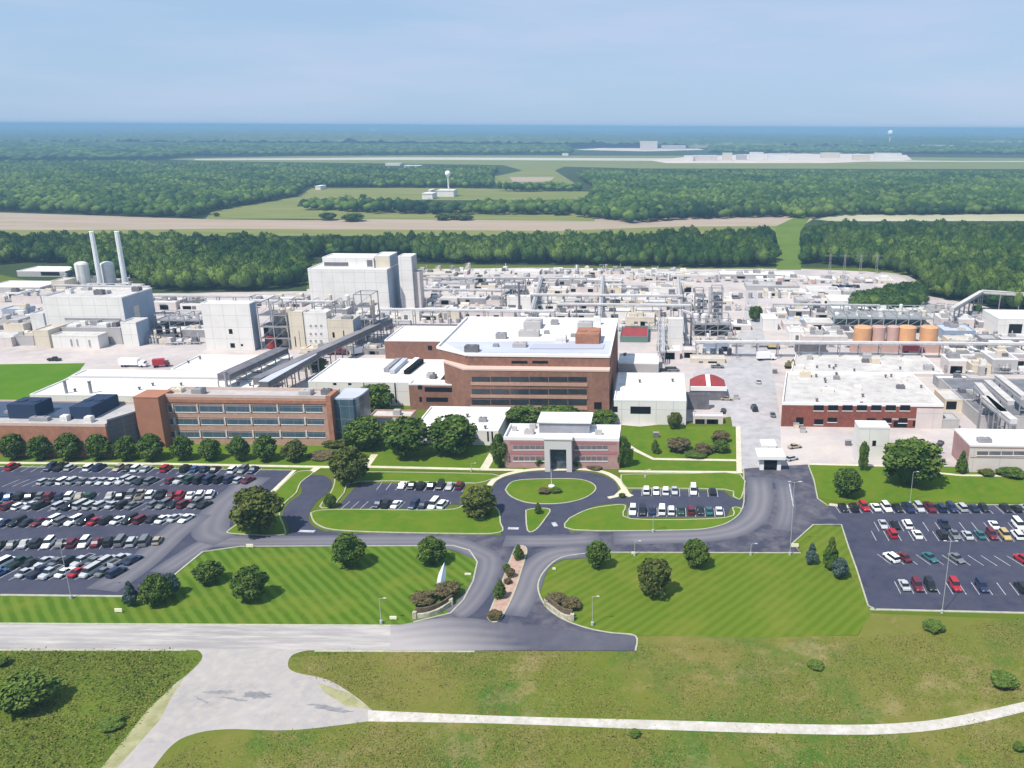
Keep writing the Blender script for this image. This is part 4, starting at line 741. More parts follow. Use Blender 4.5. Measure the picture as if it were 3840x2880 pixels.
tank_row('left of the lattice canopy', 3010, 3110, 1250, 1225, 5, 15)
tank_row('right of the orange tanks', 3580, 3730, 1270, 1240, 5, 20)
tank_row('at the left edge of the plant', 20, 130, 1215, 1188, 5, 20)
tank_row('in front of the white plant hall', 232, 360, 1240, 1214, 6, 14, ms=[M_STEELD, M_WHITE, M_STEEL])
tank_row('below the long white store', 80, 180, 1110, 1085, 4, 18)
tank_row('left of the plain white block', 590, 730, 1262, 1243, 6, 15)
cyl('exhaust_column', 'tall thin dark column beside the white shed in the back yard', 'column', 1948, 1160, 1058, 8, M_STEELD, dome=0, ladder=False)
cyl('exhaust_column', 'tall thin pale column between the two open towers', 'column', 2656, 1235, 1076, 8, M_PIPE, dome=0, ladder=False)
cyl('exhaust_column', 'thin dark column right of the tall narrow white block', 'column', 2590, 1300, 1190, 7, M_STEELD, dome=0, ladder=False)
# lattice of a substation at the forest edge
for i, x in enumerate((3110, 3165, 3225, 3285)):
    X, Y = G(x, 1028); Z = onY(x, 952, Y)[1]; e = empty('pylon', (X, Y, 0), f'{nth(i+1)} slender lattice mast from the left at the forest edge', 'mast', 'substation masts'); q = local()
    for sx in (-.9, .9): q.bar((sx, 0, 0), (sx*.4, 0, Z), .18)
    for k in range(6): z = Z*k/6; w = .9*(1-k/6*.6); q.bar((-w, 0, z), (w, 0, z+Z/6), .12); q.bar((w, 0, z), (-w, 0, z+Z/6), .12)
    q.bar((-4, 0, Z*.9), (4, 0, Z*.9), .2); q.build('lattice', M_STEEL, e)
# ---- process equipment standing in rows all over the yard
def skid_row(where, x0, x1, y0, n, s=1.0, y1=None, seed=0, skip=0.12):
    rr = random.Random(seed+int(x0+y0)); k = 0
    for i in range(n):
        f = (i+rr.uniform(-.25, .25))/max(1, n-1); x = x0+(x1-x0)*f; y = y0+((y1-y0)*f if y1 else 0)+rr.uniform(-3, 3); k += 1
        X, Y = G(x, y); e = empty('equipment_unit', (X, Y, 0), f'{nth(k)} equipment unit from left, {where}', 'equipment', f'equipment row {where}', rr.choice([0, 0, .1, math.pi/2])); w, d, h = rr.uniform(2, 5.5)*s, rr.uniform(2, 4)*s, rr.uniform(1.6, 4.5)*s
        ms = [M_PIPE, M_STEEL, M_CREAM, M_TANK, M_WHITE, M_GREYW, M_PINKW, M_STEELD, M_SALMON]; q = local(); q.box(-w/2-.5, w/2+.5, -d/2-.5, d/2+.5, 0, .3); q.build('platform', M_STEEL, e)
        t = rr.random()
        if t < .45: q = local(); q.box(-w/2, w/2*rr.uniform(.1, .9), -d/2, d/2, .3, h); q.build('cabinet', rr.choice(ms), e); q = local(); q.tube((w*.46, 0, .3), (w*.46, 0, h*1.5), .25, n=8); q.build('stack', rr.choice(ms), e)
        elif t < .75: q = local(); q.tube((-w/2, 0, h*.5), (w/2, 0, h*.5), min(h*.45, d*.5), n=12); q.build('vessel', rr.choice(ms[:5]), e); q = local(); [q.box(c*w-.25, c*w+.25, -d*.3, d*.3, .3, h*.5) for c in (-.3, .3)]; q.build('saddle', M_STEELD, e)
        else: q = local(); [q.tube((c*w*.3, 0, .3), (c*w*.3, 0, h*(1.2+.3*c)), d*.24, n=10) for c in (-1, 0, 1)]; q.build('columns', rr.choice(ms[:5]), e); q = local(); [q.bar((a*w/2, b*d/2, 0), (a*w/2, b*d/2, h*1.4), .2) for a in (-1, 1) for b in (-1, 1)]; [q.bar((-w/2, b*d/2, h*z), (w/2, b*d/2, h*z), .2) for b in (-1, 1) for z in (.7, 1.4)]; [q.bar((a*w/2, -d/2, h*1.4), (a*w/2, d/2, h*1.4), .2) for a in (-1, 1)]; q.build('frame', M_STEEL, e)
        if rr.random() < .6: q = local(); q.bar((-w/2, -d*.55, 1.2), (w*.9, -d*.55, 1.2), .3); q.bar((w*.9, -d*.55, 0), (w*.9, -d*.55, 1.2), .3); q.build('pipe', M_PIPE, e)
for a in [('nearest the forest behind the tallest brick office', 1600, 2560, 1020, 20, 1.1), ('in the pale yard behind the dense frame', 1600, 2560, 1052, 22, 1.0), ('behind the tallest brick office, third from the forest', 1590, 2560, 1092, 22, 1.0),
          ('just under the second pipe bridge', 1600, 2560, 1128, 22, 1.0), ('behind the pipe bridge crossing the centre', 1600, 2580, 1150, 22, .9), ('right behind the roof of the tallest brick office', 1560, 2480, 1186, 18, .9),
          ('left of the tall narrow white block', 2350, 2500, 1212, 5, 1.0), ('beside the pale street near the open towers', 2600, 2800, 1160, 6, .9), ('behind the two open towers', 2590, 2800, 1055, 7, .9), ('under the long straight pipe bridge', 2610, 3180, 1300, 12, .8),
          ('right of the yard street near the forest', 2850, 3300, 1062, 12, .9), ('between yard street and bluish shed', 2880, 3220, 1180, 9, .9), ('above the bluish shed', 2890, 3200, 1105, 9, .9), ('behind the lattice canopy', 3140, 3560, 1160, 12, .8),
          ('along the right end of the long straight pipe bridge', 3520, 3840, 1300, 9, .9), ('beside the upper roof block at right', 3560, 3830, 1400, 8, .9), ('between white block and orange tanks', 3530, 3730, 1225, 6, .9), ('right of the dark roofed block', 3560, 3840, 1325, 8, .8),
          ('in front of the boiler house', 20, 250, 1132, 8, 1.0), ('left of the tall plain white block', 575, 745, 1150, 7, 1.0), ('beside the chimneys', 250, 480, 1060, 8, .9), ('at the foot of the plant hall', 200, 440, 1248, 9, .8), ('along the left edge of the plant', 0, 180, 1195, 7, 1.0), ('below the bluish store', 580, 745, 1290, 6, .9),
          ('right of the beige tower', 1140, 1420, 1226, 10, .9), ('at the foot of the block with small windows', 1150, 1440, 1322, 9, .8), ('in front of the largest white block', 1150, 1560, 1192, 14, .9), ('behind the red roofed shed', 2340, 2500, 1240, 5, 1.0), ('between the open tower frame and the sandy enclosure', 2590, 2740, 1275, 5, .8), ('at the far right below the white block', 3700, 3840, 1282, 5, .9)]: skid_row(*a[:5], a[5], seed=5)
for i, (lb, a, b_, z) in enumerate([('short pipe bridge left of the open towers', (2520, 1150), (2600, 1180), 6), ('pipe bridge running away beside the dense frame', (1990, 1180), (2030, 1040), 7), ('pipe bridge running away behind the tallest brick office', (2250, 1180), (2262, 1035), 7), ('pipe bridge running away left of the yard street', (2560, 1250), (2545, 1040), 6),
     ('pipe bridge along the rear of the right yard', (2900, 1140), (3300, 1146), 6), ('pipe bridge in front of the largest white block', (1160, 1200), (1540, 1204), 8), ('pipe bridge behind the plant hall', (200, 1070), (560, 1076), 8), ('low pipe bridge across the pale yard near the forest', (1600, 1040), (2200, 1044), 5)]):
    pipe_rack(lb, a, b_, 2.0, z, n=4)
# ---- low sheds and halls standing close together, row behind row
def shed_row(where, x0, x1, yb, hpx=(12, 26), dpx=(8, 18), wpx=(45, 120), gap=(2, 22), seed=1):
    rr = random.Random(seed*97+int(x0+yb)); x = x0; k = 0; sc = scale_at((x0+x1)/2, yb)/6.0
    while x < x1-30:
        w = rr.uniform(*wpx); k += 1; h = 1.3*rr.uniform(*hpx)*max(.7, sc); y = yb+rr.uniform(-4, 4); wl, rf = rr.choice([(M_PINKW, M_ROOFM), (M_WHITE, M_ROOFW), (M_WHITE, M_ROOFM), (M_CREAM, M_ROOFM), (M_GREYW, M_ROOFG), (M_PINKW, M_ROOFW), (M_STEEL, M_ROOFG)])
        B('shed', f'{nth(k)} low shed from left, {where}', 'shed', x, min(x+w, x1+20), y-h, y, y-h-1.3*rr.uniform(*dpx)*max(.7, sc), wl, rf, group=f'sheds {where}', units=rr.choice([0, 1, 2, 3]), useed=k+int(yb), rd=rr.choice([1, 2, 3]), cope=rr.choice([None, M_COPEW]))
        x += w+rr.uniform(*gap)
for a in [('infill row left of the yard street', 2600, 2790, 1140, (10, 18), (8, 14)), ('infill row before the twin towers', 2745, 2820, 1235, (12, 20), (8, 12)), ('infill row under the second pipe bridge', 1980, 2340, 1160, (10, 18), (8, 12)), ('infill row right of the street, middle', 2990, 3320, 1150, (12, 22), (10, 16)), ('infill row right of the street, front', 2960, 3190, 1272, (12, 20), (8, 12)),
 ('infill row above the lattice canopy', 3120, 3560, 1178, (10, 18), (8, 12)), ('infill row at far right, rear', 3560, 3740, 1196, (10, 20), (8, 12)), ('infill row below the orange tanks at right', 3590, 3850, 1372, (14, 26), (10, 16)), ('infill row left of the sandy enclosure', 2470, 2600, 1345, (12, 20), (8, 12)), ('infill row in the pale yard', 1600, 1980, 1085, (7, 13), (6, 10)), ('infill row beside the open towers', 2345, 2600, 1130, (10, 18), (8, 12)),
 ('in the rear row against the forest behind the brown office', 1590, 2330, 1030, (7, 12), (6, 9)), ('second row from the forest behind the brown office', 1660, 2340, 1064, (8, 15), (6, 10)), ('third row from the forest behind the brown office', 1900, 2560, 1098, (10, 18), (7, 12)),
          ('fourth row from the forest behind the brown office', 1640, 2560, 1140, (10, 20), (7, 12)), ('row just behind the roof of the brown office', 1560, 2480, 1198, (12, 24), (8, 14)), ('rear row left of the open towers', 2340, 2600, 1048, (8, 14), (6, 10)),
          ('row left of the tall narrow white block', 2345, 2490, 1224, (12, 22), (8, 14)), ('row below the pink store near the forest', 2340, 2600, 1166, (12, 24), (8, 12)), ('rear row right of the yard street', 2840, 3330, 1060, (8, 14), (7, 10)), ('second row right of the yard street', 2870, 3200, 1108, (9, 18), (8, 12)),
          ('third row right of the yard street', 2880, 3130, 1192, (12, 22), (8, 14)), ('row left of the orange tanks', 2940, 3190, 1240, (12, 22), (8, 14)), ('row right of the orange tanks', 3530, 3760, 1232, (14, 26), (9, 14)), ('row right of the upper roof block', 3560, 3850, 1345, (14, 28), (10, 18)),
          ('row behind the dark roofed block', 3560, 3850, 1402, (16, 30), (10, 18)), ('row along the straight pipe bridge at far right', 3560, 3850, 1300, (12, 22), (8, 14)), ('row left of the plain white block', 575, 745, 1160, (12, 22), (8, 12)), ('second row left of the plain white block', 575, 745, 1268, (12, 22), (8, 12)),
          ('row behind the plant hall', 20, 250, 1120, (12, 22), (8, 12)), ('row at the left edge of the plant', -20, 120, 1235, (16, 30), (10, 16)), ('row in front of the largest white block', 1150, 1560, 1205, (12, 24), (8, 12)), ('row at the foot of the windowed white block', 1140, 1430, 1330, (10, 18), (8, 12)), ('row behind the chimneys', 250, 560, 1094, (8, 16), (6, 10)), ('row under the long pipe bridge left', 940, 1150, 1150, (12, 20), (8, 12))]: shed_row(*a)
# ---- far places
def far_box(lb, cat, x0, x1, yt, yb, m, name='far_building', depth=25, roof=None):
    X0, Y0 = G(x0, yb); Z = onY((x0+x1)/2, yt, Y0)[1]; X1 = onY(x1, yb, Y0)[0]; e = empty(name, ((X0+X1)/2, Y0, 0), lb, cat); q = MB(); q.box(X0, X1, Y0, Y0+depth, 0, Z, top=False); q.build('wall', m, e); q = MB(); q.box(X0-.5, X1+.5, Y0-.5, Y0+depth+.5, Z, Z+1); q.build('roof', roof or M_ROOFW, e)
    return e
for a in [('white hall at the left end of the far airfield', 'building', 1445, 1500, 614, 621, M_WHITE), ('long pale hall right of it on the far airfield', 'building', 1515, 1575, 622, 630, M_GREYW), ('small white house beside the far clearing', 'house', 1183, 1202, 700, 712, M_WHITE),
          ('white farm shed left of the far control tower', 'building', 1583, 1622, 728, 747, M_WHITE), ('pale block at the foot of the far control tower', 'building', 1640, 1702, 716, 738, M_WHITE), ('white house left of the far control tower', 'house', 1606, 1616, 715, 728, M_WHITE),
          ('white hangar on the far airfield just right of the pink hangar', 'hangar', 2565, 2600, 585, 604, M_WHITE), ('big pinkish white hangar on the far airfield', 'hangar', 2600, 2690, 584, 603, M_PINKW), ('cream hangar right of the big pinkish hangar', 'hangar', 2710, 2745, 575, 602, M_CREAM),
          ('grey hangar in the middle of the far airfield', 'hangar', 2762, 2800, 582, 600, M_GREYW), ('white terminal right of the grey hangar', 'hangar', 2812, 2862, 572, 598, M_WHITE), ('long white hangar on the far airfield near the dirt area', 'hangar', 2880, 2960, 578, 600, M_WHITE),
          ('wide white hangar below the far water tower', 'hangar', 3282, 3380, 575, 596, M_WHITE), ('cream hangar left of the wide white hangar', 'hangar', 3200, 3262, 582, 602, M_CREAM), ('beige hangar near the far dirt area', 'hangar', 3080, 3150, 574, 592, M_CREAM),
          ('white building on the far ridge left of the quarry', 'building', 2370, 2400, 536, 548, M_WHITE), ('pink quarry hall on the far ridge', 'building', 2400, 2465, 530, 563, M_PINKW), ('pale long hall right of the far quarry', 'building', 2480, 2572, 546, 560, M_GREYW),
          ('white block left of the far water tower', 'building', 3200, 3240, 528, 542, M_GREYW), ('long pale hall right of the far water tower', 'building', 3460, 3575, 545, 562, M_GREYW), ('white hall high on the far right ridge', 'building', 3735, 3800, 518, 526, M_WHITE),
          ('pale hall at the far right on the ridge', 'building', 3630, 3680, 548, 562, M_PINKW), ('tiny white hall on the skyline, left of centre', 'building', 1385, 1420, 484, 495, M_WHITE), ('white van sized hall on the airfield left part', 'building', 2108, 2130, 576, 584, M_WHITE)]:
    far_box(*a)
def tower(lb, x, yb, yt, wpx, cat, bulb=True):
    X, Y = G(x, yb); Z = onY(x, yt, Y)[1]; s = scale_at(x, yb); r = wpx/s/2; e = empty('water_tower' if bulb else 'control_tower', (X, Y, 0), lb, cat); q = local(); q.tube((0, 0, 0), (0, 0, Z-r), r*.28, n=10); q.build('stem', M_TANK, e)
    q = local(); q.lathe([(r*.28, -r*1.6), (r, -r*.6), (r*1.02, 0), (r*.7, r*.6), (r*.1, r*.8)], (0, 0, Z-r*.8), n=14); q.build('tank', M_STACK, e)
tower('white water tower rising above the far ridge at right', 3335, 545, 488, 19, 'water tower'); tower('white topped control tower over the far clearing', 1684, 736, 640, 20, 'control tower', False)
# ------------------------------------------------------------------ fields beyond the plant
M_FIELD = mat('bare_field', (0.36, 0.265, 0.205), (0.27, 0.23, 0.155), 0.01, 0.95, c3=(0.38, 0.31, 0.26), scale2=0.03, stretch=(0.3, 2.0, 1))
M_FGRASS = mat('far_grass', (0.12, 0.16, 0.035), (0.18, 0.19, 0.06), 0.008, 0.95, c3=(0.23, 0.21, 0.09), scale2=0.03, stretch=(0.4, 2.0, 1))
M_FDARK = mat('forest_floor', (0.030, 0.048, 0.018), (0.045, 0.065, 0.022), 0.02)
M_APRON = mat('airfield_concrete', (0.52, 0.47, 0.42), (0.40, 0.38, 0.30), 0.004, stretch=(0.3, 2, 1))
Yr = G(1900, 1000)[1]
ground('forest_floor', [(-S*.9, Yr+8), (S*.9, Yr+8), (S*.9, S*.98), (-S*.9, S*.98)], 0.03, M_FDARK, px=False)
ground('forest_floor', [(-700, 1062), (0, 1030), (300, 1090), (560, 1100), (1150, 1092), (1150, 1000), (-700, 950)], 0.032, M_FDARK)
ground('forest_floor', [(3400, 1030), (3470, 1075), (3480, 1110), (3700, 1150), (4200, 1200), (4700, 900), (3400, 950)], 0.033, M_FDARK)
ground('field', [(-900, 795), (0, 797), (760, 822), (1150, 826), (2150, 812), (2380, 815), (2520, 818), (2990, 806), (3060, 815), (3000, 852), (2900, 862), (2300, 874), (1200, 875), (0, 872), (-900, 872)], 0.10, M_FIELD)
ground('field', [(-900, 864), (500, 862), (800, 858), (1500, 862), (2100, 866), (2520, 850), (2960, 848), (2900, 885), (-900, 885)], 0.14, M_FGRASS)
ground('field', [(770, 822), (790, 795), (1110, 738), (1170, 706), (1700, 704), (2250, 720), (2200, 748), (1950, 752), (1130, 748), (1112, 775), (2230, 770), (2230, 830), (1100, 820)], 0.12, M_FGRASS)
ground('field', [(3050, 822), (3140, 806), (4600, 800), (4600, 828), (3120, 830)], 0.13, mat('light_track', (0.42, 0.39, 0.28), (0.30, 0.30, 0.17), 0.01))
ground('field', [(2912, 1012), (2908, 850), (3000, 806), (3060, 785), (3000, 870), (3004, 1012)], 0.16, mat('cleared_strip', (0.085, 0.14, 0.02), (0.12, 0.17, 0.03), 0.03))
ground('airfield', [(600, 596), (1300, 582), (2600, 584), (4900, 600), (4900, 636), (2400, 632), (1800, 618), (760, 604)], 0.20, M_FGRASS)
ground('airfield', [(730, 596), (1500, 590), (3000, 596), (3600, 604), (4900, 604), (4900, 610), (3000, 606), (1800, 600), (730, 600)], 0.26, M_APRON)
ground('airfield', [(2440, 602), (2580, 588), (3060, 568), (3400, 582), (3420, 600), (3100, 612), (2500, 612)], 0.30, mat('pale_apron', (0.62, 0.53, 0.45), (0.50, 0.43, 0.37), 0.01))
ground('airfield', [(1840, 606), (2150, 612), (2080, 640), (2160, 690), (1870, 700), (1840, 665), (1960, 640)], 0.22, M_FGRASS)
ground('field', [(1910, 664), (2080, 664), (2060, 682), (1925, 684)], 0.28, M_FIELD)
# gravel road round the rear yard
path('road', [(3300, 1022), (3385, 1034), (3432, 1062), (3450, 1090)], 6, 0.06, M_CONC, smooth=5)
# ------------------------------------------------------------------ trees
M_LEAF = mat('foliage', (0.036, 0.078, 0.015), (0.060, 0.105, 0.020), 0.35, 0.9, tone=(0.120, 0.165, 0.034), spec=0.15)
M_LEAFB = mat('foliage_brownish', (0.045, 0.070, 0.016), (0.070, 0.090, 0.022), 0.35, 0.9, tone=(0.140, 0.150, 0.040), spec=0.15)
M_SPRUCE = mat('foliage_blue_spruce', (0.035, 0.065, 0.055), (0.055, 0.090, 0.080), 0.35, 0.9, tone=(0.10, 0.14, 0.125), spec=0.15)
M_FOREST = mat('forest_foliage', (0.022, 0.056, 0.017), (0.048, 0.096, 0.020), 0.011, 0.95, tone=(0.135, 0.195, 0.040), spec=0.1, extra=[((0.010, 0.030, 0.014), 0.0045, 0.50, 0.64), ((0.010, 0.028, 0.013), 0.03, 0.56, 0.66)])
M_BARK = mat('bark', (0.10, 0.07, 0.05), (0.06, 0.045, 0.035), 2.0); M_SHRUBR = mat('purple_shrub', (0.085, 0.060, 0.035), (0.11, 0.090, 0.040), 0.5, 0.9, tone=(0.17, 0.15, 0.075))
M_WEED = mat('weed_leaves', (0.082, 0.138, 0.015), (0.110, 0.155, 0.019), 0.1, 0.95, tone=(0.23, 0.19, 0.065))
M_BUSH = mat('wild_bush_leaves', (0.055, 0.105, 0.020), (0.085, 0.135, 0.026), 0.5, 0.95, tone=(0.14, 0.19, 0.04))
def mesh_from(name, V, F, tone, m, smooth=False):
    me = bpy.data.meshes.new(name); me.vertices.add(len(V)); me.vertices.foreach_set('co', np.asarray(V, np.float32).ravel()); k = F.shape[1]
    me.loops.add(F.size); me.loops.foreach_set('vertex_index', F.ravel().astype(np.int32)); me.polygons.add(len(F))
    me.polygons.foreach_set('loop_start', np.arange(0, F.size, k, dtype=np.int32)); me.polygons.foreach_set('loop_total', np.full(len(F), k, np.int32))
    if smooth: me.polygons.foreach_set('use_smooth', np.ones(len(F), bool))
    me.materials.append(m); a = me.attributes.new('tone', 'FLOAT', 'POINT'); a.data.foreach_set('value', np.asarray(tone, np.float32)); me.update(); me.validate(); return me
def env(kind, t):
    """crown half-width at height fraction t"""
    if kind == 'round': return math.sqrt(max(0, 1-(2*t-1)**2))**0.8
    if kind == 'oval': return math.sqrt(max(0, 1-(1.9*t-.85)**2)) if t < .98 else .1
    if kind == 'egg': return (math.sin(min(1, t*1.9+.25)*math.pi/2) if t < .4 else math.cos((t-.4)/.6*math.pi/2)**.75)
    if kind == 'cone': return (1-t)**.85*min(1, .6+t*4)
    if kind == 'column': return min(1, t*5+.4)*min(1, (1-t)*3)**.6
    if kind == 'block': return .95*min(1, .75+t*1.5)*min(1, ((1-t)*5))**.5
    return 1
def crown_mesh(kind, seed, m, n=5200, Wd=8.0, Ht=9.0, base=.14, leaf=.27):
    r = np.random.default_rng(seed); V = []; F = []; T = []; k = 0; nl = 58
    lob = []
    for i in range(nl):
        t = r.uniform(.08, .93); e = env(kind, t)*Wd/2; a = r.uniform(0, 6.283); lr = r.uniform(.10, .23)*Wd*(.45+.55*env(kind, t)); d = max(0, e-lr*.75)*r.uniform(.6, 1.14)
        lob.append((d*math.cos(a), d*math.sin(a), Ht*(base+(1-base)*t), lr, r.uniform(0, .65)))
    L = np.array(lob); w = L[:, 3]**2; idx = r.choice(nl, n, p=w/w.sum())
    d = r.normal(size=(n, 3)); d[:, 2] = d[:, 2]*.8+.25; d /= np.linalg.norm(d, axis=1)[:, None]
    C = L[idx, :3]+d*(L[idx, 3]*r.uniform(.72, 1.06, n))[:, None]
    C[:, 2] = np.clip(C[:, 2], Ht*base*.5, Ht)
    u = np.cross(d, r.normal(size=(n, 3))); u /= np.linalg.norm(u, axis=1)[:, None]; nn = d+.7*r.normal(size=(n, 3)); nn /= np.linalg.norm(nn, axis=1)[:, None]
    u = np.cross(nn, u); u /= np.linalg.norm(u, axis=1)[:, None]; v = np.cross(nn, u); s = (leaf*r.uniform(.6, 1.4, n))[:, None]
    Q = np.stack([C-u*s-v*s*.7, C+u*s-v*s*.5, C+u*s*.7+v*s, C-u*s*.8+v*s*.6], 1).reshape(-1, 3)
    Fq = np.arange(4*n).reshape(n, 4); tone = np.repeat(np.clip(L[idx, 4]+r.normal(0, .26, n), 0, 1), 4)
    # inner mass of branches and leaves that closes the crown
    iv = []; ft = []; ns, nr = 12, 9
    for j in range(nr+1):
        t = j/nr; e = env(kind, min(max(t, .03), .97))*Wd/2*.62
        for i in range(ns): a = 2*math.pi*i/ns; q = e*(.8+.35*r.random()); iv.append((q*math.cos(a), q*math.sin(a), Ht*(base+(1-base)*t*.93)))
    for j in range(nr):
        for i in range(ns): ft.append([j*ns+i, j*ns+(i+1) % ns, (j+1)*ns+(i+1) % ns, (j+1)*ns+i])
    V = np.concatenate([Q, np.array(iv)]); Fq = np.concatenate([Fq, np.array(ft)+4*n]); tone = np.concatenate([tone, np.full(len(iv), .05)])
    return mesh_from('crown', V, Fq, tone, m)
def trunk_mesh(Ht=9.0, r=.28):
    q = local(); q.tube((0, 0, -.1), (0, 0, Ht*.45), r, r*.6, n=8)
    for k in range(5):
        a = k*1.26; q.tube((0, 0, Ht*(.15+.06*k)), (Ht*.2*math.cos(a), Ht*.2*math.sin(a), Ht*(.4+.07*k)), r*.45, r*.15, n=5)
    o = q.build('trunk', M_BARK); me = o.data; bpy.data.objects.remove(o); return me
TRUNK = trunk_mesh(); CR = {}
def crown_of(kind, var, leafm):
    k = (kind, var, leafm)
    if k not in CR: CR[k] = crown_mesh(kind, hash((kind, var)) % 999 if False else sum(map(ord, kind))*7+var*31, {'g': M_LEAF, 'b': M_LEAFB, 's': M_SPRUCE, 'r': M_SHRUBR, 'w': M_BUSH}[leafm])
    return CR[k]
def tree(label, x, yb, wpx, yt, kind='round', leafm='g', var=0, name='tree', cat='tree', grp=None):
    X, Y = G(x, yb); s = scale_at(x, yb); wm = wpx/s; hm = max(.6, onY(x, yt, Y+wm*.25)[1])
    e = empty(name, (X, Y, 0.05), label, cat, grp, rz=(x*.37) % 6.28); e.scale = (wm/8.0, wm/8.0, hm/9.0)
    for nm, me in (('crown', crown_of(kind, var, leafm)), ('trunk', TRUNK)):
        o = bpy.data.objects.new(nm, me); COL.objects.link(o); o.parent = e
    return e
row = [(56, 92, 1622), (156, 80, 1628), (267, 92, 1620), (376, 90, 1622), (479, 82, 1628), (573, 92, 1622), (688, 82, 1630), (790, 78, 1640), (899, 76, 1632), (999, 90, 1628), (1108, 86, 1642)]
for i, (x, w, yt) in enumerate(row): tree(f'{nth(i+1)} tree from the left in the straight row behind the left parking lot', x, 1722+i*.5, w, yt, 'egg', 'b' if i == 10 else 'g', i % 3, 'round_tree', grp='row of trees behind the left parking lot')
for i, a in enumerate([
 ('large brownish green tree at the top left of the small left parking lot', 1318, 1812, 132, 1672, 'oval', 'b', 0), ('large olive tree on the grass island right of the big left parking lot', 972, 1998, 178, 1822, 'round', 'b', 1),
 ('broad olive tree left of the oval drive', 1797, 1932, 128, 1822, 'block', 'b', 2), ('wide dark green tree furthest left in the cluster before the white hall', 1372, 1678, 155, 1560, 'round', 'g', 0),
 ('middle dark green tree of the cluster before the white hall', 1528, 1712, 170, 1562, 'round', 'g', 1), ('right dark green tree of the cluster before the white hall', 1702, 1702, 172, 1560, 'round', 'g', 2),
 ('tree beside the slotted white facade left of the brown brick wing', 1415, 1548, 130, 1440, 'round', 'g', 0), ('small dark tree beside the pale purple pipe bridge', 1192, 1392, 78, 1338, 'round', 'g', 1),
 ('bushy tree behind the front office, left one', 1960, 1600, 130, 1518, 'round', 'g', 1), ('wide tree before the ribbon windows of the tallest brick office', 2090, 1562, 180, 1506, 'round', 'g', 2), ('bright green tree right behind the front office', 2262, 1600, 105, 1538, 'round', 'g', 0),
 ('slim tree at the left corner of the front office', 1872, 1752, 62, 1625, 'egg', 'g', 2), ('slim dark tree at the right corner of the front office', 2338, 1752, 52, 1635, 'column', 'g', 1),
 ('narrow dark conifer left of the white cube shaped building', 3234, 1765, 36, 1655, 'column', 'g', 0), ('huge round dark tree beside the white cube shaped building', 3403, 1815, 218, 1640, 'round', 'g', 1),
 ('dark oval tree on the lawn below the narrow conifer', 3175, 1862, 104, 1752, 'oval', 'g', 2), ('slim cone shaped conifer before the low pinkish building', 3604, 1775, 52, 1685, 'cone', 'g', 0),
 ('dark tree overlapping the left end of the perimeter road on the lawn', 1312, 2125, 118, 1995, 'oval', 'g', 1), ('green tree near the curve of the entrance drive on the left lawn', 1622, 2115, 104, 2005, 'egg', 'g', 2),
 ('loose green tree on the left lawn nearest the big parking lot', 786, 2185, 108, 2095, 'egg', 'g', 0), ('dark round tree in the middle of the left lawn', 942, 2250, 122, 2120, 'oval', 'g', 2),
 ('bluish spruce at the lower right corner of the big left parking lot', 495, 2272, 66, 2172, 'cone', 's', 0), ('dark green tree between two spruces near the big left parking lot', 590, 2270, 104, 2145, 'egg', 'g', 1), ('bluish spruce behind the dark tree by the left lawn', 646, 2232, 66, 2140, 'egg', 's', 1),
 ('dark tree on the right lawn nearest the entrance drive', 2243, 2128, 92, 2022, 'egg', 'g', 0), ('blocky very dark tree on the right lawn', 2452, 2235, 118, 2092, 'block', 'b', 1), ('dark tree at the upper edge of the right lawn', 2613, 2125, 98, 2010, 'egg', 'g', 1),
 ('blue spruce left on the grass corner by the right parking lot', 3042, 2115, 58, 2030, 'cone', 's', 0), ('tall green conifer on the grass corner by the right parking lot', 3113, 2140, 76, 2008, 'cone', 'g', 1), ('small blue spruce nearest the right parking lot', 3150, 2168, 62, 2088, 'egg', 's', 2),
 ('small round tree at the left of the small left parking lot', 1238, 1903, 46, 1852, 'round', 'g', 0), ('little conifer at the tip of the oval island', 2018, 1928, 34, 1882, 'cone', 'g', 2), ('small tree on the narrow rear lawn beside the garage warehouse', 2530, 1608, 52, 1546, 'round', 'b', 0),
 ('dark bushy conifer in the garden right of the front office', 2457, 1700, 42, 1645, 'cone', 'g', 2), ('tree in the pale yard street beside the open towers', 2832, 1205, 52, 1148, 'round', 'g', 2), ('small round dark tree in the pale back yard', 1800, 1068, 26, 1030, 'column', 'g', 1),
 ('conifer at the far end of the entrance median', 1945, 2098, 52, 2036, 'cone', 'g', 0), ('conical shrub tree near the lower end of the entrance median', 1878, 2245, 62, 2168, 'cone', 'g', 1)]):
    tree(*a)
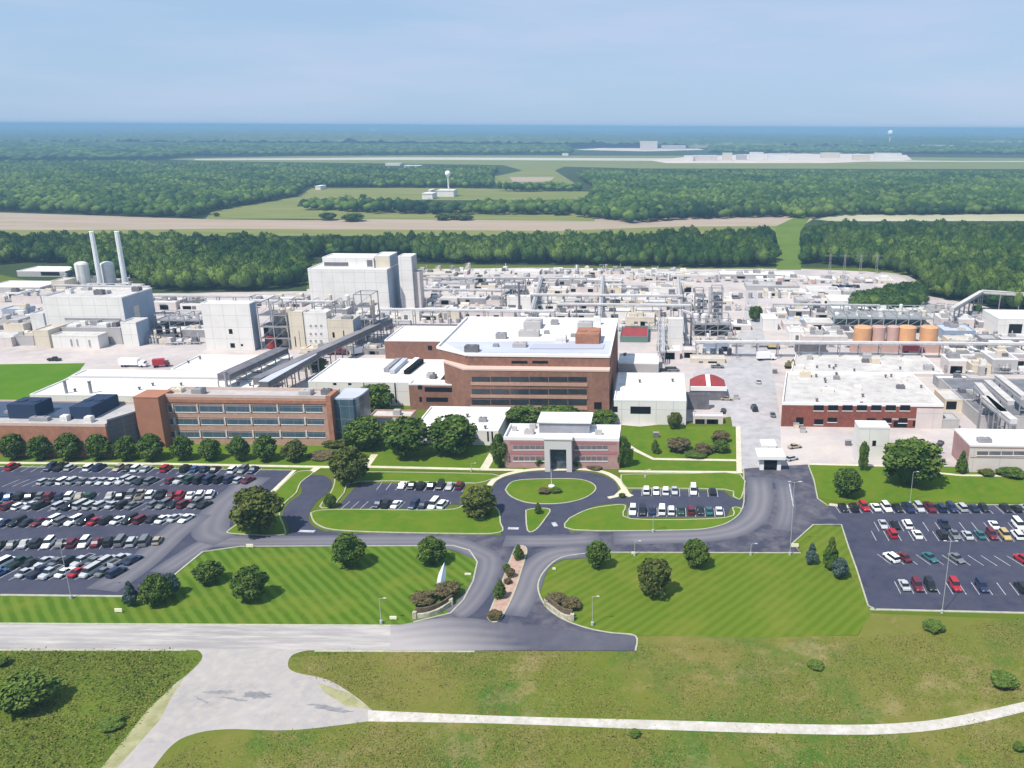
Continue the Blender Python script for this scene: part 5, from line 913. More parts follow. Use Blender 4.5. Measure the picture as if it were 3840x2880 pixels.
for i, a in enumerate([('low dark shrub right of the entrance portal of the front office', 2166, 1752, 42, 1715, 'round', 'g', 0), ('low dark shrub left of the entrance portal of the front office', 2024, 1750, 40, 1712, 'round', 'g', 1),
 ('red brown shrub in the garden beside the gate road', 2640, 1700, 70, 1660, 'round', 'r', 0), ('green shrub in the garden nearest the gate road', 2705, 1695, 62, 1650, 'round', 'g', 0), ('purple shrub in the middle of the garden right of the front office', 2545, 1690, 90, 1640, 'round', 'r', 1),
 ('brown shrub before the lilac roofed store', 2700, 1655, 70, 1615, 'round', 'r', 2), ('dark low shrub at the front of the garden', 2610, 1712, 80, 1690, 'round', 'g', 1), ('lone shrub hugging the right facade of the front office', 2230, 1757, 60, 1740, 'round', 'r', 1),
 ('yellow green bush before the right end of the long brick office', 1262, 1672, 90, 1640, 'round', 'b', 0), ('bright green bush beside the rounded glass wing', 1310, 1662, 70, 1628, 'round', 'g', 2), ('tan ground shrub under the brownish tree', 1210, 1712, 100, 1692, 'round', 'r', 0),
 ('low purple brown shrub bed behind the left entrance wall, left half', 1590, 2262, 90, 2212, 'round', 'r', 0), ('low purple brown shrub bed behind the left entrance wall, right half', 1680, 2238, 95, 2180, 'round', 'r', 1), ('brown shrub bed behind the right entrance wall, left half', 2085, 2262, 80, 2222, 'round', 'r', 2), ('brown shrub bed behind the right entrance wall, right half', 2145, 2280, 70, 2240, 'round', 'r', 0),
 ('red shrub halfway up the entrance median', 1915, 2165, 36, 2130, 'round', 'r', 1), ('green shrub halfway up the entrance median', 1902, 2150, 30, 2115, 'round', 'g', 1), ('dark red shrub between the two conifers of the entrance median', 1905, 2190, 30, 2168, 'round', 'r', 2),
 ('yellowish flower bed bush at the lower end of the entrance median', 1856, 2320, 56, 2288, 'round', 'r', 2), ('low hedge before the low pinkish building, right one', 3790, 1782, 100, 1750, 'round', 'g', 0), ('low hedge before the low pinkish building, left one', 3700, 1780, 60, 1758, 'round', 'b', 1),
 ('flower shrub in the middle of the oval island', 2040, 1850, 46, 1828, 'round', 'r', 1), ('dark shrub beside the flagpole on the oval island', 2085, 1848, 42, 1828, 'round', 'g', 1), ('small bush at the corner of the walk by the small right parking lot', 2332, 1866, 24, 1848, 'round', 'b', 1),
 ('large wild bush in the meadow at the lower left', 100, 2650, 200, 2512, 'round', 'w', 0), ('dark low bush on the verge below the right parking lot', 3500, 2362, 78, 2325, 'round', 'w', 2), ('small wild bush on the meadow at the right edge', 3760, 2570, 100, 2522, 'round', 'w', 1),
 ('wild bush just below the gravel track at centre right', 2380, 2762, 40, 2735, 'round', 'w', 0),  ('low wild bush near the bottom left of the junction', 420, 2722, 90, 2685, 'round', 'w', 0), ('wild bush at the left edge just below the road', 12, 2495, 50, 2462, 'round', 'w', 1),  ('wild bush in the right meadow beneath the green patch', 3060, 2502, 60, 2478, 'round', 'w', 0),
 ('small dark wild bush in the lower right corner', 3815, 2815, 40, 2780, 'round', 'w', 0), ]):
    tree(*a, name='shrub', cat='shrub')
def plant_stand(polys, spacing, hrange, tmpls, name, label, far=False, seed=1, wr=(.65, 1.35), jit=.5, grad=None, tsc=1.0, h=14.0, avoid=()):
    r = np.random.default_rng(seed); pts = []
    for poly in polys:
        W2 = np.array([G(x, y, 0) for x, y in poly]+[G(x, y, h) for x, y in poly]); x0, y0 = W2.min(0); x1, y1 = W2.max(0)
        nx, ny = int((x1-x0)/spacing)+1, int((y1-y0)/spacing)+1
        gx, gy = np.meshgrid(np.arange(nx), np.arange(ny)); gx = gx+(gy % 2)*.5; Pq = np.stack([x0+gx.ravel()*spacing, y0+gy.ravel()*spacing], 1)+r.uniform(-jit, jit, (nx*ny, 2))*spacing
        pr = projn(np.concatenate([Pq, np.full((len(Pq), 1), h)], 1)); pb = projn(np.concatenate([Pq, np.full((len(Pq), 1), 1.0)], 1)); vis = (pr[:, 0] > -250) & (pr[:, 0] < 4090)
        pol = np.array(poly, float); both = vis
        for X, Y in (pr.T, pb.T):
            ins = np.zeros(len(X), bool); j = len(pol)-1
            for i in range(len(pol)):
                c = ((pol[i, 1] > Y) != (pol[j, 1] > Y)) & (X < (pol[j, 0]-pol[i, 0])*(Y-pol[i, 1])/(pol[j, 1]-pol[i, 1]+1e-9)+pol[i, 0]); ins ^= c; j = i
            both = both & ins
        pts.append(Pq[both])
    Pq = np.concatenate(pts); n = len(Pq); Vs = []; Fs = []; Ts = []; off = 0; ti = r.integers(0, len(tmpls), n)
    big = np.sin(Pq[:, 0]*.021+1)*np.sin(Pq[:, 1]*.017)+.6*np.sin(Pq[:, 0]*.05+Pq[:, 1]*.043)
    for k, (tv, tf, tt) in enumerate(tmpls):
        Q = Pq[ti == k]; m = len(Q)
        if not m: continue
        a = r.uniform(0, 6.283, m); sc = r.uniform(*wr, m)*tsc*spacing; hh = r.uniform(*hrange, m); ca, sa = np.cos(a), np.sin(a)
        vx = (tv[None, :, 0]*ca[:, None]-tv[None, :, 1]*sa[:, None])*sc[:, None]+Q[:, 0:1]; vy = (tv[None, :, 0]*sa[:, None]+tv[None, :, 1]*ca[:, None])*sc[:, None]+Q[:, 1:2]; vz = tv[None, :, 2]*hh[:, None]
        Vs.append(np.stack([vx, vy, vz], 2).reshape(-1, 3)); Fs.append((tf[None]+(np.arange(m)*len(tv))[:, None, None]).reshape(-1, tf.shape[1])+off); off += m*len(tv)
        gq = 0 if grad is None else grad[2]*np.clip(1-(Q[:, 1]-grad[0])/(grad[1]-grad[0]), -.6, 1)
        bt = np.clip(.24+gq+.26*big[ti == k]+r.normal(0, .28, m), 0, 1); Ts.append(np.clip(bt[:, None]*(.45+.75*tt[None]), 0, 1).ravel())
    me = mesh_from(name, np.concatenate(Vs), np.concatenate(Fs), np.concatenate(Ts), M_FOREST); o = bpy.data.objects.new(name, me); COL.objects.link(o); tag(o, label, 'forest', None, 'stuff'); print(name, n, len(me.polygons)); return o
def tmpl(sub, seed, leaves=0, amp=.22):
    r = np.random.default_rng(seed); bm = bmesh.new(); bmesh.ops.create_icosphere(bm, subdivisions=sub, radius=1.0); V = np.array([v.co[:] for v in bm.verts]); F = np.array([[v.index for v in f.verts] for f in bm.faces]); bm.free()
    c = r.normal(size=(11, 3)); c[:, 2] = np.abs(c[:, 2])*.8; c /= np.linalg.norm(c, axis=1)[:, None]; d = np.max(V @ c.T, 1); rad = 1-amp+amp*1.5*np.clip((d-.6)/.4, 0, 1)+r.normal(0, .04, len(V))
    T = np.clip((d-.72)*2.6, 0, 1)*.8+.2; V = V*rad[:, None]; z = V[:, 2]; V = np.stack([V[:, 0]*.62, V[:, 1]*.62, np.where(z > 0, .55+z*.42, .55+z*.5)], 1)  # raised lobes lighter, hollows darker: light and shade put into the tone
    if leaves:
        dd = r.normal(size=(leaves, 3)); dd[:, 2] = np.abs(dd[:, 2])-.25; dd /= np.linalg.norm(dd, axis=1)[:, None]; m = np.max(dd @ c.T, 1); rr = 1-amp+amp*1.5*np.clip((m-.6)/.4, 0, 1)
        C = dd*rr[:, None]*r.uniform(.97, 1.1, leaves)[:, None]; C = np.stack([C[:, 0]*.62, C[:, 1]*.62, .55+C[:, 2]*.43], 1); a = r.normal(size=(leaves, 3)); b = r.normal(size=(leaves, 3)); s = .085
        a /= np.linalg.norm(a, axis=1)[:, None]; b /= np.linalg.norm(b, axis=1)[:, None]; Q = np.stack([C-a*s, C+a*s*.8-b*s*.5, C+b*s], 1).reshape(-1, 3)
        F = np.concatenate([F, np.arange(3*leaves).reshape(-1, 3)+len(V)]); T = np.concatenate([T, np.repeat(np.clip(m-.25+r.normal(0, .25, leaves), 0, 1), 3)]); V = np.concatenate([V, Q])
    return V, F, T
TA = [tmpl(2, s, 240, .3) for s in range(5)]; TB = [tmpl(1, s+20, 24) for s in range(5)]; TC = [tmpl(1, s+40, 0, .3) for s in range(4)]
near = [[(-260, 872), (0, 868), (380, 872), (560, 872), (1100, 876), (1600, 876), (1950, 872), (2300, 866), (2450, 872), (2480, 856), (2906, 850), (2908, 975), (2912, 992), (2700, 1000), (2400, 995), (1550, 980), (1540, 960), (1150, 960), (1150, 1062), (1000, 1088), (570, 1088), (480, 1040), (300, 1040), (250, 985), (60, 985), (-260, 1000)]]
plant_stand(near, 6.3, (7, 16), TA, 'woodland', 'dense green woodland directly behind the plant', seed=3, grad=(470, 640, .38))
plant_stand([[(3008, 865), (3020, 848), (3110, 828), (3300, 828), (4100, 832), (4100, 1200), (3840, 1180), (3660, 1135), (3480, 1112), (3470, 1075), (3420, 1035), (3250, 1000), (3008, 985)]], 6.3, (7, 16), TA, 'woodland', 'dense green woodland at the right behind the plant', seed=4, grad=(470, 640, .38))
plant_stand([[(3205, 1140), (3235, 1105), (3330, 1078), (3430, 1066), (3480, 1105), (3450, 1160), (3300, 1165), (3205, 1160)]], 4.6, (5, 9), TA, 'tree_clump', 'dark clump of trees inside the yard at right', seed=5, h=5, tsc=1.5)
plant_stand([[(3560, 1120), (3840, 1140), (3840, 1170), (3640, 1178), (3560, 1150)]], 6.5, (5, 9), TA, 'tree_clump', 'trees around the conveyor gallery at the right edge', seed=6, h=8)
mid = [[(-260, 606), (500, 606), (760, 612), (1160, 618), (1160, 690), (1110, 735), (770, 795), (740, 815), (560, 812), (0, 790), (-260, 790)],
       [(1160, 618), (1420, 622), (1480, 632), (1850, 625), (1880, 640), (1840, 660), (1860, 704), (1700, 704), (1160, 700)], [(1860, 690), (2180, 690), (2230, 715), (1960, 718), (1870, 715)],
       [(1140, 752), (1300, 745), (1650, 760), (2150, 752), (2200, 800), (2100, 806), (1400, 798), (1120, 784)],
       [(2150, 652), (2220, 636), (2400, 640), (4100, 648), (4100, 800), (3140, 806), (3060, 818), (2900, 812), (2520, 822), (2380, 836), (2250, 820), (2120, 808), (2200, 740), (2240, 715)]]
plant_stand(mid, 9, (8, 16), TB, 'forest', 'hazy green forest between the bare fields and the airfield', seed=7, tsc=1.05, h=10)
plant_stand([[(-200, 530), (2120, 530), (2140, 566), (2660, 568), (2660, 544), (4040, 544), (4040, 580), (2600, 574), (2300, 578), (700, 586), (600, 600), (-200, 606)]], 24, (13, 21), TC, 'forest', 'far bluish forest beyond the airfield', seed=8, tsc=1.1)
ground('field', [(2150, 562), (2360, 548), (2460, 545), (2600, 550), (2640, 562), (2420, 568)], 0.35, mat('pale_apron', (0,0,0)))
for i, (x, yb, w, yt, kd) in enumerate([(812, 812, 22, 797, 'round'), (1230, 826, 62, 796, 'round'), (1325, 830, 80, 800, 'round'), (1660, 826, 56, 800, 'round'), (1710, 824, 60, 800, 'round'), (1745, 826, 60, 806, 'round'), (1362, 745, 26, 728, 'round')]):
    tree(f'{["tiny lone tree on the left part of the bare field", "olive lone tree on the bare field below the clearing", "dark lone tree right of the olive one on the bare field", "left tree of the small trio on the bare field", "middle tree of the small trio on the bare field", "right tree of the small trio on the bare field", "lone tree in the middle of the far clearing"][i]}', x, yb, w, yt, kd, 'g', i % 3)
# rolling forest towards the horizon: one canopy surface with humps
M_FARF = mat('far_forest_and_fields', (0.022, 0.056, 0.020), (0.050, 0.095, 0.030), 0.0016, 0.95, tone=(0.34, 0.33, 0.17))
def far_canopy():
    r = np.random.default_rng(9); ys = np.concatenate([np.geomspace(4200, 12000, 190), np.geomspace(12200, 52000, 70)]); nx = 460; V = []; T = []
    for j, y in enumerate(ys):
        xs = np.linspace(-1.05, .72, nx)*y; f = np.sin(xs*.0021+y*.0004+2*np.sin(y*.0009))*np.sin(y*.0019+xs*.0003)+.5*np.sin(xs*.0057-y*.003); fld = f > 1.02
        z = np.where(fld, 3, 14+np.abs(r.normal(0, 1, nx))*7)+5*np.sin(xs*.0012+y*.0007)+(y/52000)*25
        V.append(np.stack([xs, np.full(nx, y)+r.uniform(-10, 10, nx), z], 1)); T.append(np.clip(np.where(fld, .75+.1*r.normal(size=nx), .08+.10*r.normal(size=nx)+.10*np.sin(xs*.0009+y*.0006)), 0, 1))
    V = np.concatenate(V); n = len(ys); a = (np.arange(n-1)[:, None]*nx+np.arange(nx-1)[None]).ravel(); F = np.stack([a, a+1, a+nx+1, a+nx], 1)
    me = mesh_from('forest', V, F, np.concatenate(T), M_FARF); o = bpy.data.objects.new('forest', me); COL.objects.link(o); tag(o, 'blue hazy forest with scattered pale fields reaching the horizon', 'forest', None, 'stuff')
far_canopy()
# weeds and tufts of the meadow
def weeds(polys, n, name, label, m, size=(.25, .7), seed=1, tone=(.1, .8)):
    r = np.random.default_rng(seed); P = []
    for poly in polys:
        pol = np.array([G(*p) for p in poly]); x0, y0 = pol.min(0); x1, y1 = pol.max(0); k = 0
        Q = np.stack([r.uniform(x0, x1, n*3), r.uniform(y0, y1, n*3)], 1); X, Y = Q.T; ins = np.zeros(len(Q), bool); j = len(pol)-1
        for i in range(len(pol)):
            ins ^= ((pol[i, 1] > Y) != (pol[j, 1] > Y)) & (X < (pol[j, 0]-pol[i, 0])*(Y-pol[i, 1])/(pol[j, 1]-pol[i, 1]+1e-9)+pol[i, 0]); j = i
        Q = Q[ins]; dn = np.sin(Q[:, 0]*.11+seed)*np.sin(Q[:, 1]*.17+Q[:, 0]*.04)+.6*np.sin(Q[:, 0]*.31+Q[:, 1]*.23); Q = Q[dn+r.normal(0, 1.1, len(Q)) > .2][:n]; P.append(Q)
    Q = np.concatenate(P); m2 = len(Q); k = 7; C = np.repeat(Q, k, 0)+r.normal(0, .6, (m2*k, 2)); s = np.repeat(r.uniform(*size, m2), k)*r.uniform(.6, 1.2, m2*k); a = r.uniform(0, 6.283, m2*k)
    h = s*r.uniform(.12, .5, m2*k); dx, dy = np.cos(a)*s*.5, np.sin(a)*s*.5; ox, oy = r.normal(0, .9, (2, m2*k))*s; z0 = np.zeros(m2*k)
    V = np.stack([np.stack([C[:, 0]-dx, C[:, 1]-dy, z0], 1), np.stack([C[:, 0]+dx, C[:, 1]+dy, z0], 1), np.stack([C[:, 0]+ox+dy, C[:, 1]+oy-dx, h], 1), np.stack([C[:, 0]+ox-dy, C[:, 1]+oy+dx, h], 1)], 1).reshape(-1, 3)
    F = np.arange(4*m2*k).reshape(-1, 4); T = np.repeat(np.repeat(r.uniform(*tone, m2), k)+r.normal(0, .1, m2*k), 4)
    me = mesh_from(name, V, F, np.clip(T, 0, 1), m); o = bpy.data.objects.new(name, me); COL.objects.link(o); tag(o, label, 'weeds', None, 'stuff')
weeds([[(-100, 2445), (700, 2448), (735, 2480), (560, 2640), (360, 2890), (-100, 2890)]], 9000, 'weeds', 'tall green weeds of the left meadow', M_WEED, (.14, .36), 1, (0, .5))
weeds([[(1120, 2450), (3240, 2395), (3840, 2320), (3980, 2600), (3600, 2670), (3100, 2705), (1500, 2670), (1100, 2500)]], 16000, 'weeds', 'dry grass and weeds between road and track', M_WEED, (.08, .22), 2, (.2, 1))
weeds([[(600, 2890), (720, 2780), (1400, 2715), (3100, 2765), (3400, 2760), (3980, 2650), (4000, 2890)]], 16000, 'weeds', 'dry grass and weeds below the track', M_WEED, (.08, .22), 3, (.2, 1))
# ------------------------------------------------------------------ vehicles
M_PAINTC = mat('car_paint', (0.5, 0.5, 0.5), rough=0.35, spec=0.5, obj_color=True); M_CGLASS = mat('car_glass', (0.012, 0.015, 0.02), rough=0.15, spec=0.6); M_TYRE = mat('tyre', (0.015, 0.015, 0.015)); M_TRIM = mat('black_trim', (0.02, 0.02, 0.022), rough=0.5)
def loft(b, secs):
    """cross-sections (x, half width bottom, half width top, z0, z1) along the car"""
    k = len(b.v); n = len(secs)
    for x, wb, wt, z0, z1 in secs: b.v += [(x, -wb, z0), (x, -wb*1.02, z0+(z1-z0)*.55), (x, -wt, z1), (x, wt, z1), (x, wb*1.02, z0+(z1-z0)*.55), (x, wb, z0)]
    for i in range(n-1):
        for j in range(6): b.f.append([k+i*6+j, k+(i+1)*6+j, k+(i+1)*6+(j+1) % 6, k+i*6+(j+1) % 6][::-1]); b.mi.append(b.m)
    b.f.append([k+j for j in range(6)]); b.mi.append(b.m); b.f.append([k+(n-1)*6+j for j in range(6)][::-1]); b.mi.append(b.m)
def car_meshes(kind):
    L, Wd, Hh = {'sedan': (4.7, .92, 1.45), 'suv': (4.8, .96, 1.78), 'pickup': (5.6, .98, 1.85), 'van': (5.2, 1.0, 2.05), 'hatchback': (4.1, .88, 1.5)}[kind]; h = L/2; dk = Hh*.58
    b = local(); zb = .32
    if kind == 'pickup': loft(b, [(-h, Wd*.92, Wd*.9, zb, dk), (-h+.1, Wd, Wd*.96, zb, dk), (h*.35, Wd, Wd*.95, zb, dk), (h*.9, Wd*.98, Wd*.86, zb, dk*.93), (h, Wd*.85, Wd*.75, zb, dk*.8)])
    else: loft(b, [(-h, Wd*.82, Wd*.75, zb, dk*.88), (-h+.25, Wd*.97, Wd*.88, zb, dk*.98), (0, Wd, Wd*.93, zb, dk), (h*.55, Wd, Wd*.9, zb, dk*.95), (h*.92, Wd*.93, Wd*.8, zb, dk*.8), (h, Wd*.78, Wd*.66, zb, dk*.62)])
    r0, r1 = {'sedan': (-h*.62, h*.42), 'suv': (-h*.95, h*.42), 'pickup': (-h*.18, h*.52), 'van': (-h*.96, h*.62), 'hatchback': (-h*.92, h*.45)}[kind]; f0, f1 = {'sedan': (.55, .6), 'suv': (.16, .5), 'pickup': (.1, .5), 'van': (.08, .5), 'hatchback': (.3, .55)}[kind]
    b.m = 1; loft(b, [(r0, Wd*.86, Wd*.80, dk*.9, dk*.93), (r0+f0, Wd*.84, Wd*.74, dk*.9, Hh-.07), (r1-f1, Wd*.84, Wd*.74, dk*.9, Hh-.07), (r1, Wd*.86, Wd*.82, dk*.85, dk*.9)])
    b.m = 0; loft(b, [(r0+f0-.02, Wd*.73, Wd*.66, Hh-.09, Hh-.01), (r1-f1+.02, Wd*.73, Wd*.66, Hh-.09, Hh-.01)])
    if kind == 'pickup': b.m = 2; b.box(-h+.15, -h*.22, -Wd*.78, Wd*.78, dk-.02, dk+.01)
    body = b; bo = [f for f in zip(b.f, b.mi)]
    paint = local(); paint.v = b.v; paint.f = [f for f, m in bo if m == 0]; paint.mi = [0]*len(paint.f); gl = local(); gl.v = b.v; gl.f = [f for f, m in bo if m == 1]; gl.mi = [0]*len(gl.f)
    for g in (paint, gl):
        us = sorted({i for f in g.f for i in f}); mp_ = {a: b2 for b2, a in enumerate(us)}; g.v = [g.v[i] for i in us]; g.f = [[mp_[i] for i in f] for f in g.f]
    w = local(); w.tube((0, -.11, 0), (0, .11, 0), .33, n=12); w.tube((0, -.12, 0), (0, .12, 0), .17, n=8)
    out = []
    for nm, q, m in (('body', paint, M_PAINTC), ('window', gl, M_CGLASS), ('wheel', w, M_TYRE)): o = q.build(nm, m); me = o.data; bpy.data.objects.remove(o); out.append(me)
    hl = local(); hl.box(-.03, .03, -.18, .18, -.07, .07); o = hl.build('headlight', mat('headlight_lens', (0.6, 0.6, 0.62), rough=.2)); hm = o.data; bpy.data.objects.remove(o)
    bed = None
    if kind == 'pickup': q = local(); q.box(-h+.15, -h*.22, -Wd*.78, Wd*.78, dk-.02, dk+.015); o = q.build('cargo_bed', M_TRIM); bed = o.data; bpy.data.objects.remove(o)
    return out, L, Wd, hm, bed, dk
CM = {k: car_meshes(k) for k in ('sedan', 'suv', 'pickup', 'van', 'hatchback')}
CC = {'white': (.80, .80, .80), 'silver': (.42, .43, .45), 'grey': (.15, .155, .165), 'black': (.016, .016, .019), 'navy': (.020, .030, .080), 'blue': (.04, .10, .25), 'red': (.36, .012, .025), 'maroon': (.13, .014, .025), 'gold': (.45, .33, .13), 'teal': (.03, .12, .13), 'tan': (.36, .30, .22), 'dark green': (.02, .06, .04)}
def car(kind, colour, x, y, rz, label, grp, name='parked_car', z=0.07):
    (mb, mg, mw), L, Wd, hm, bed, dk = CM[kind]; e = empty(name, (x, y, z), label, kind if kind in ('van', 'pickup') else 'car', grp, rz); parts = [('body', mb, (0, 0, 0)), ('window', mg, (0, 0, 0))]
    parts += [('wheel', mw, (sx*L*.31, sy*(Wd-.08), .33)) for sx in (-1, 1) for sy in (-1, 1)]+[('headlight', hm, (L*.485, sy*Wd*.55, dk*.66)) for sy in (-1, 1)]
    if bed: parts.append(('cargo_bed', bed, (0, 0, 0)))
    for nm, me, lc in parts:
        o = bpy.data.objects.new(nm, me); COL.objects.link(o); o.parent = e; o.location = lc
        if nm == 'body': o.color = (*CC[colour], 1)
    return e
XD = 0.0
def lot_row(where, p0, p1, n, ang, fill, seed, fixed={}, lines=True, zl=.075, flip=.3, side='right', pal=None):
    """cars side by side along the line p0-p1; those counted from the inner end"""
    rr = random.Random(seed); A = Vector(G(*p0)); Bv = Vector(G(*p1)); pal = pal or ['white']*3+['silver']*8+['grey']*7+['black']*8+['navy']*5+['blue', 'maroon', 'maroon', 'tan', 'dark green']
    pos = [(A+(Bv-A)*(i/(n-1)), i) for i in range(n)]; occ = [(p, i) for p, i in pos if (rr.random() < fill or i in fixed) and fixed.get(i, 1)]
    order = occ[::-1] if side == 'right' else occ
    for k, (p, i) in enumerate(order):
        c, kd = fixed[i] if isinstance(fixed.get(i), tuple) else (rr.choice(pal), rr.choice(['sedan']*4+['suv']*4+['hatchback', 'pickup', 'van']))
        a = R(90+ang)+(math.pi if rr.random() < flip else 0)+rr.uniform(-.03, .03)
        car(kd, c, p.x+rr.uniform(-.12, .12), p.y+rr.uniform(-.35, .35), a, f'{c} {kd}, {nth(k+1)} from {side}, {where}', f'cars in the {where}')
    if lines:
        q = MB(); d = (Bv-A)/(n-1); u = Vector((math.cos(R(90+ang)), math.sin(R(90+ang))))*2.7
        for i in range(n+1):
            m = A+d*(i-.5); strip(q, [tuple(m-u), tuple(m+u)], .16, zl-.01, zl)
        tag(q.build('parking_lines', M_PAINT), kind='structure')
LOT = 'big left parking lot'
lot_row(f'row along the top edge of the {LOT}', (48, 1757), (950, 1768), 26, 0, .7, 1, {0: ('red', 'suv'), 1: 0, 2: 0, 3: 0, 12: ('black', 'sedan'), 9: ('navy', 'suv'), 16: ('red', 'suv'), 25: ('navy', 'sedan'), 18: ('black', 'suv')})
lot_row(f'second row of the {LOT}', (60, 1812), (935, 1806), 25, -14, .96, 2, {0: 0, 1: 0, 2: 0})
lot_row(f'third row of the {LOT}', (0, 1868), (790, 1862), 22, 14, .9, 3, {20: ('white', 'suv'), 19: ('white', 'sedan'), 18: ('red', 'suv'), 17: ('maroon', 'sedan')})
lot_row(f'fourth row of the {LOT}', (-40, 1905), (770, 1898), 22, -14, .9, 4, {19: ('maroon', 'suv')})
lot_row(f'fifth row of the {LOT}', (-20, 1968), (700, 1950), 18, -14, .95, 5, {4: ('maroon', 'sedan'), 5: ('white', 'suv'), 9: ('red', 'sedan'), 11: ('white', 'sedan'), 13: ('maroon', 'suv'), 17: ('white', 'sedan')})
lot_row(f'sixth row of the {LOT}', (0, 2050), (590, 2036), 14, 14, .95, 6, {4: ('white', 'suv'), 6: ('maroon', 'suv'), 7: ('white', 'suv')})
lot_row(f'seventh row of the {LOT}', (-20, 2118), (500, 2108), 12, -14, .95, 7, {1: ('white', 'van'), 4: ('silver', 'sedan')})
lot_row(f'lowest row of the {LOT}', (0, 2156), (440, 2152), 10, -14, .9, 8, {6: ('red', 'sedan'), 5: ('white', 'sedan')})
S1 = 'small left parking lot'
lot_row(f'upper row of the {S1}', (1440, 1824), (1722, 1830), 9, 0, 0, 10, {2: ('white', 'sedan'), 4: ('black', 'suv'), 5: ('black', 'sedan'), 6: ('black', 'suv'), 7: ('silver', 'sedan'), 8: ('maroon', 'suv'), 3: ('black', 'sedan')})
lot_row(f'lower row of the {S1}', (1312, 1896), (1660, 1900), 11, -8, 0, 11, {3: ('navy', 'sedan'), 4: ('black', 'suv'), 5: ('white', 'sedan'), 7: ('navy', 'suv'), 8: ('navy', 'sedan'), 9: ('white', 'van'), 10: ('white', 'suv')})
S2 = 'small right parking lot'
lot_row(f'upper row of the {S2}', (2425, 1846), (2672, 1849), 8, 0, 0, 12, {0: ('white', 'suv'), 1: ('white', 'sedan'), 2: ('white', 'suv'), 3: ('silver', 'sedan'), 5: ('white', 'van'), 7: ('black', 'sedan')})
lot_row(f'lower row of the {S2}', (2374, 1922), (2697, 1922), 10, 0, 0, 13, {0: ('white', 'suv'), 1: ('black', 'suv'), 3: ('white', 'van'), 4: ('white', 'suv'), 5: ('dark green', 'sedan'), 6: ('maroon', 'suv'), 7: ('black', 'sedan'), 8: ('teal', 'sedan'), 9: ('white', 'sedan'), 2: ('navy', 'sedan')})
S3 = 'right parking lot'
lot_row(f'top row of the {S3}', (3160, 1909), (3890, 1912), 19, 6, .82, 14, {0: ('black', 'sedan'), 1: ('black', 'suv'), 2: ('red', 'suv'), 3: ('white', 'sedan'), 4: ('white', 'suv'), 5: ('black', 'sedan')}, side='left')
lot_row(f'second row of the {S3}', (3310, 1975), (3910, 1978), 14, 0, .1, 15, {0: ('silver', 'sedan'), 2: ('white', 'suv'), 9: ('white', 'sedan'), 11: ('white', 'van'), 12: ('silver', 'suv'), 13: ('navy', 'sedan')}, side='left')
lot_row(f'third row of the {S3}', (3300, 2010), (3905, 2014), 14, 0, .3, 16, {0: 0, 1: ('red', 'suv'), 3: ('white', 'sedan'), 5: ('black', 'suv'), 6: ('grey', 'sedan'), 7: ('silver', 'sedan'), 8: ('teal', 'sedan'), 9: ('maroon', 'suv'), 10: ('gold', 'suv'), 11: ('white', 'suv'), 12: ('silver', 'sedan'), 13: ('silver', 'sedan')}, side='left')
lot_row(f'fourth row of the {S3}', (3340, 2098), (3930, 2106), 13, 22, .06, 17, {0: ('white', 'suv'), 1: ('maroon', 'sedan'), 3: ('teal', 'sedan'), 5: ('grey', 'sedan'), 6: 0, 7: 0, 8: 0, 10: ('red', 'suv'), 11: ('dark green', 'pickup')}, side='left')
lot_row(f'lowest row of the {S3}', (3390, 2204), (3925, 2211), 12, 0, .2, 18, {0: ('silver', 'sedan'), 1: ('maroon', 'suv'), 2: ('black', 'suv'), 3: 0, 4: ('red', 'suv'), 6: ('navy', 'suv'), 7: 0, 9: ('black', 'suv')}, side='left')
for x, y, c, kd, rz, lb in [(2712, 1546, 'black', 'sedan', 80, 'black sedan standing alone on the yard street'), (2828, 1538, 'black', 'van', 95, 'black van on the yard street above the gate'), (2898, 1560, 'grey', 'sedan', 88, 'grey sedan beside the corner of the wide red brick building'),
                            (2600, 2246-500, 'silver', 'sedan', 0, None), (2498, 1392, 'black', 'pickup', 5, 'black pickup parked left above the rounded red roofs'), (2525, 1392, 'grey', 'van', 5, 'grey van parked right of the black pickup above the rounded red roofs'), (2845, 1436, 'silver', 'sedan', 85, 'silver sedan in the middle of the yard street'),
                            (2690, 1380, 'grey', 'pickup', 0, 'grey pickup on the pale yard above the rounded red roofs'), (2725, 1500, 'tan', 'sedan', 0, 'tan sedan right of the rounded red roofs'), (205, 1353, 'black', 'pickup', 0, 'black pickup on the road above the bright green lawn'),
                            (2680, 1310, 'blue', 'van', 0, 'blue van left of its twin below the open towers'), (2715, 1311, 'navy', 'van', 0, 'navy van right of the blue one below the open towers'), (2980, 1680, 'tan', 'sedan', 20, 'tan sedan on the pale yard right of the gate, upper one'), (2970, 1725, 'silver', 'hatchback', 30, 'silver hatchback on the pale yard right of the gate, lower one'),
                            (3525, 1668, 'black', 'sedan', 60, 'black sedan on the yard right of the big round tree'), (2760, 1120, 'grey', 'van', 0, 'grey van in the back yard'), (3035, 1125, 'black', 'van', 80, 'black van in the back yard right of the street')]:
    if lb: car(kd, c, *G(x, y), R(rz), lb, None, name='car' if kd != 'van' else 'van')
for i in range(8): car(['van', 'suv'][i % 2], ['grey', 'black', 'navy'][i % 3], *G(3125+i*13, 1078), R(90), f'{["grey", "black", "navy"][i % 3]} {["van", "suv"][i % 2]}, {nth(i+1)} from the left in the dark row behind the white shed', 'vehicles behind the white shed')
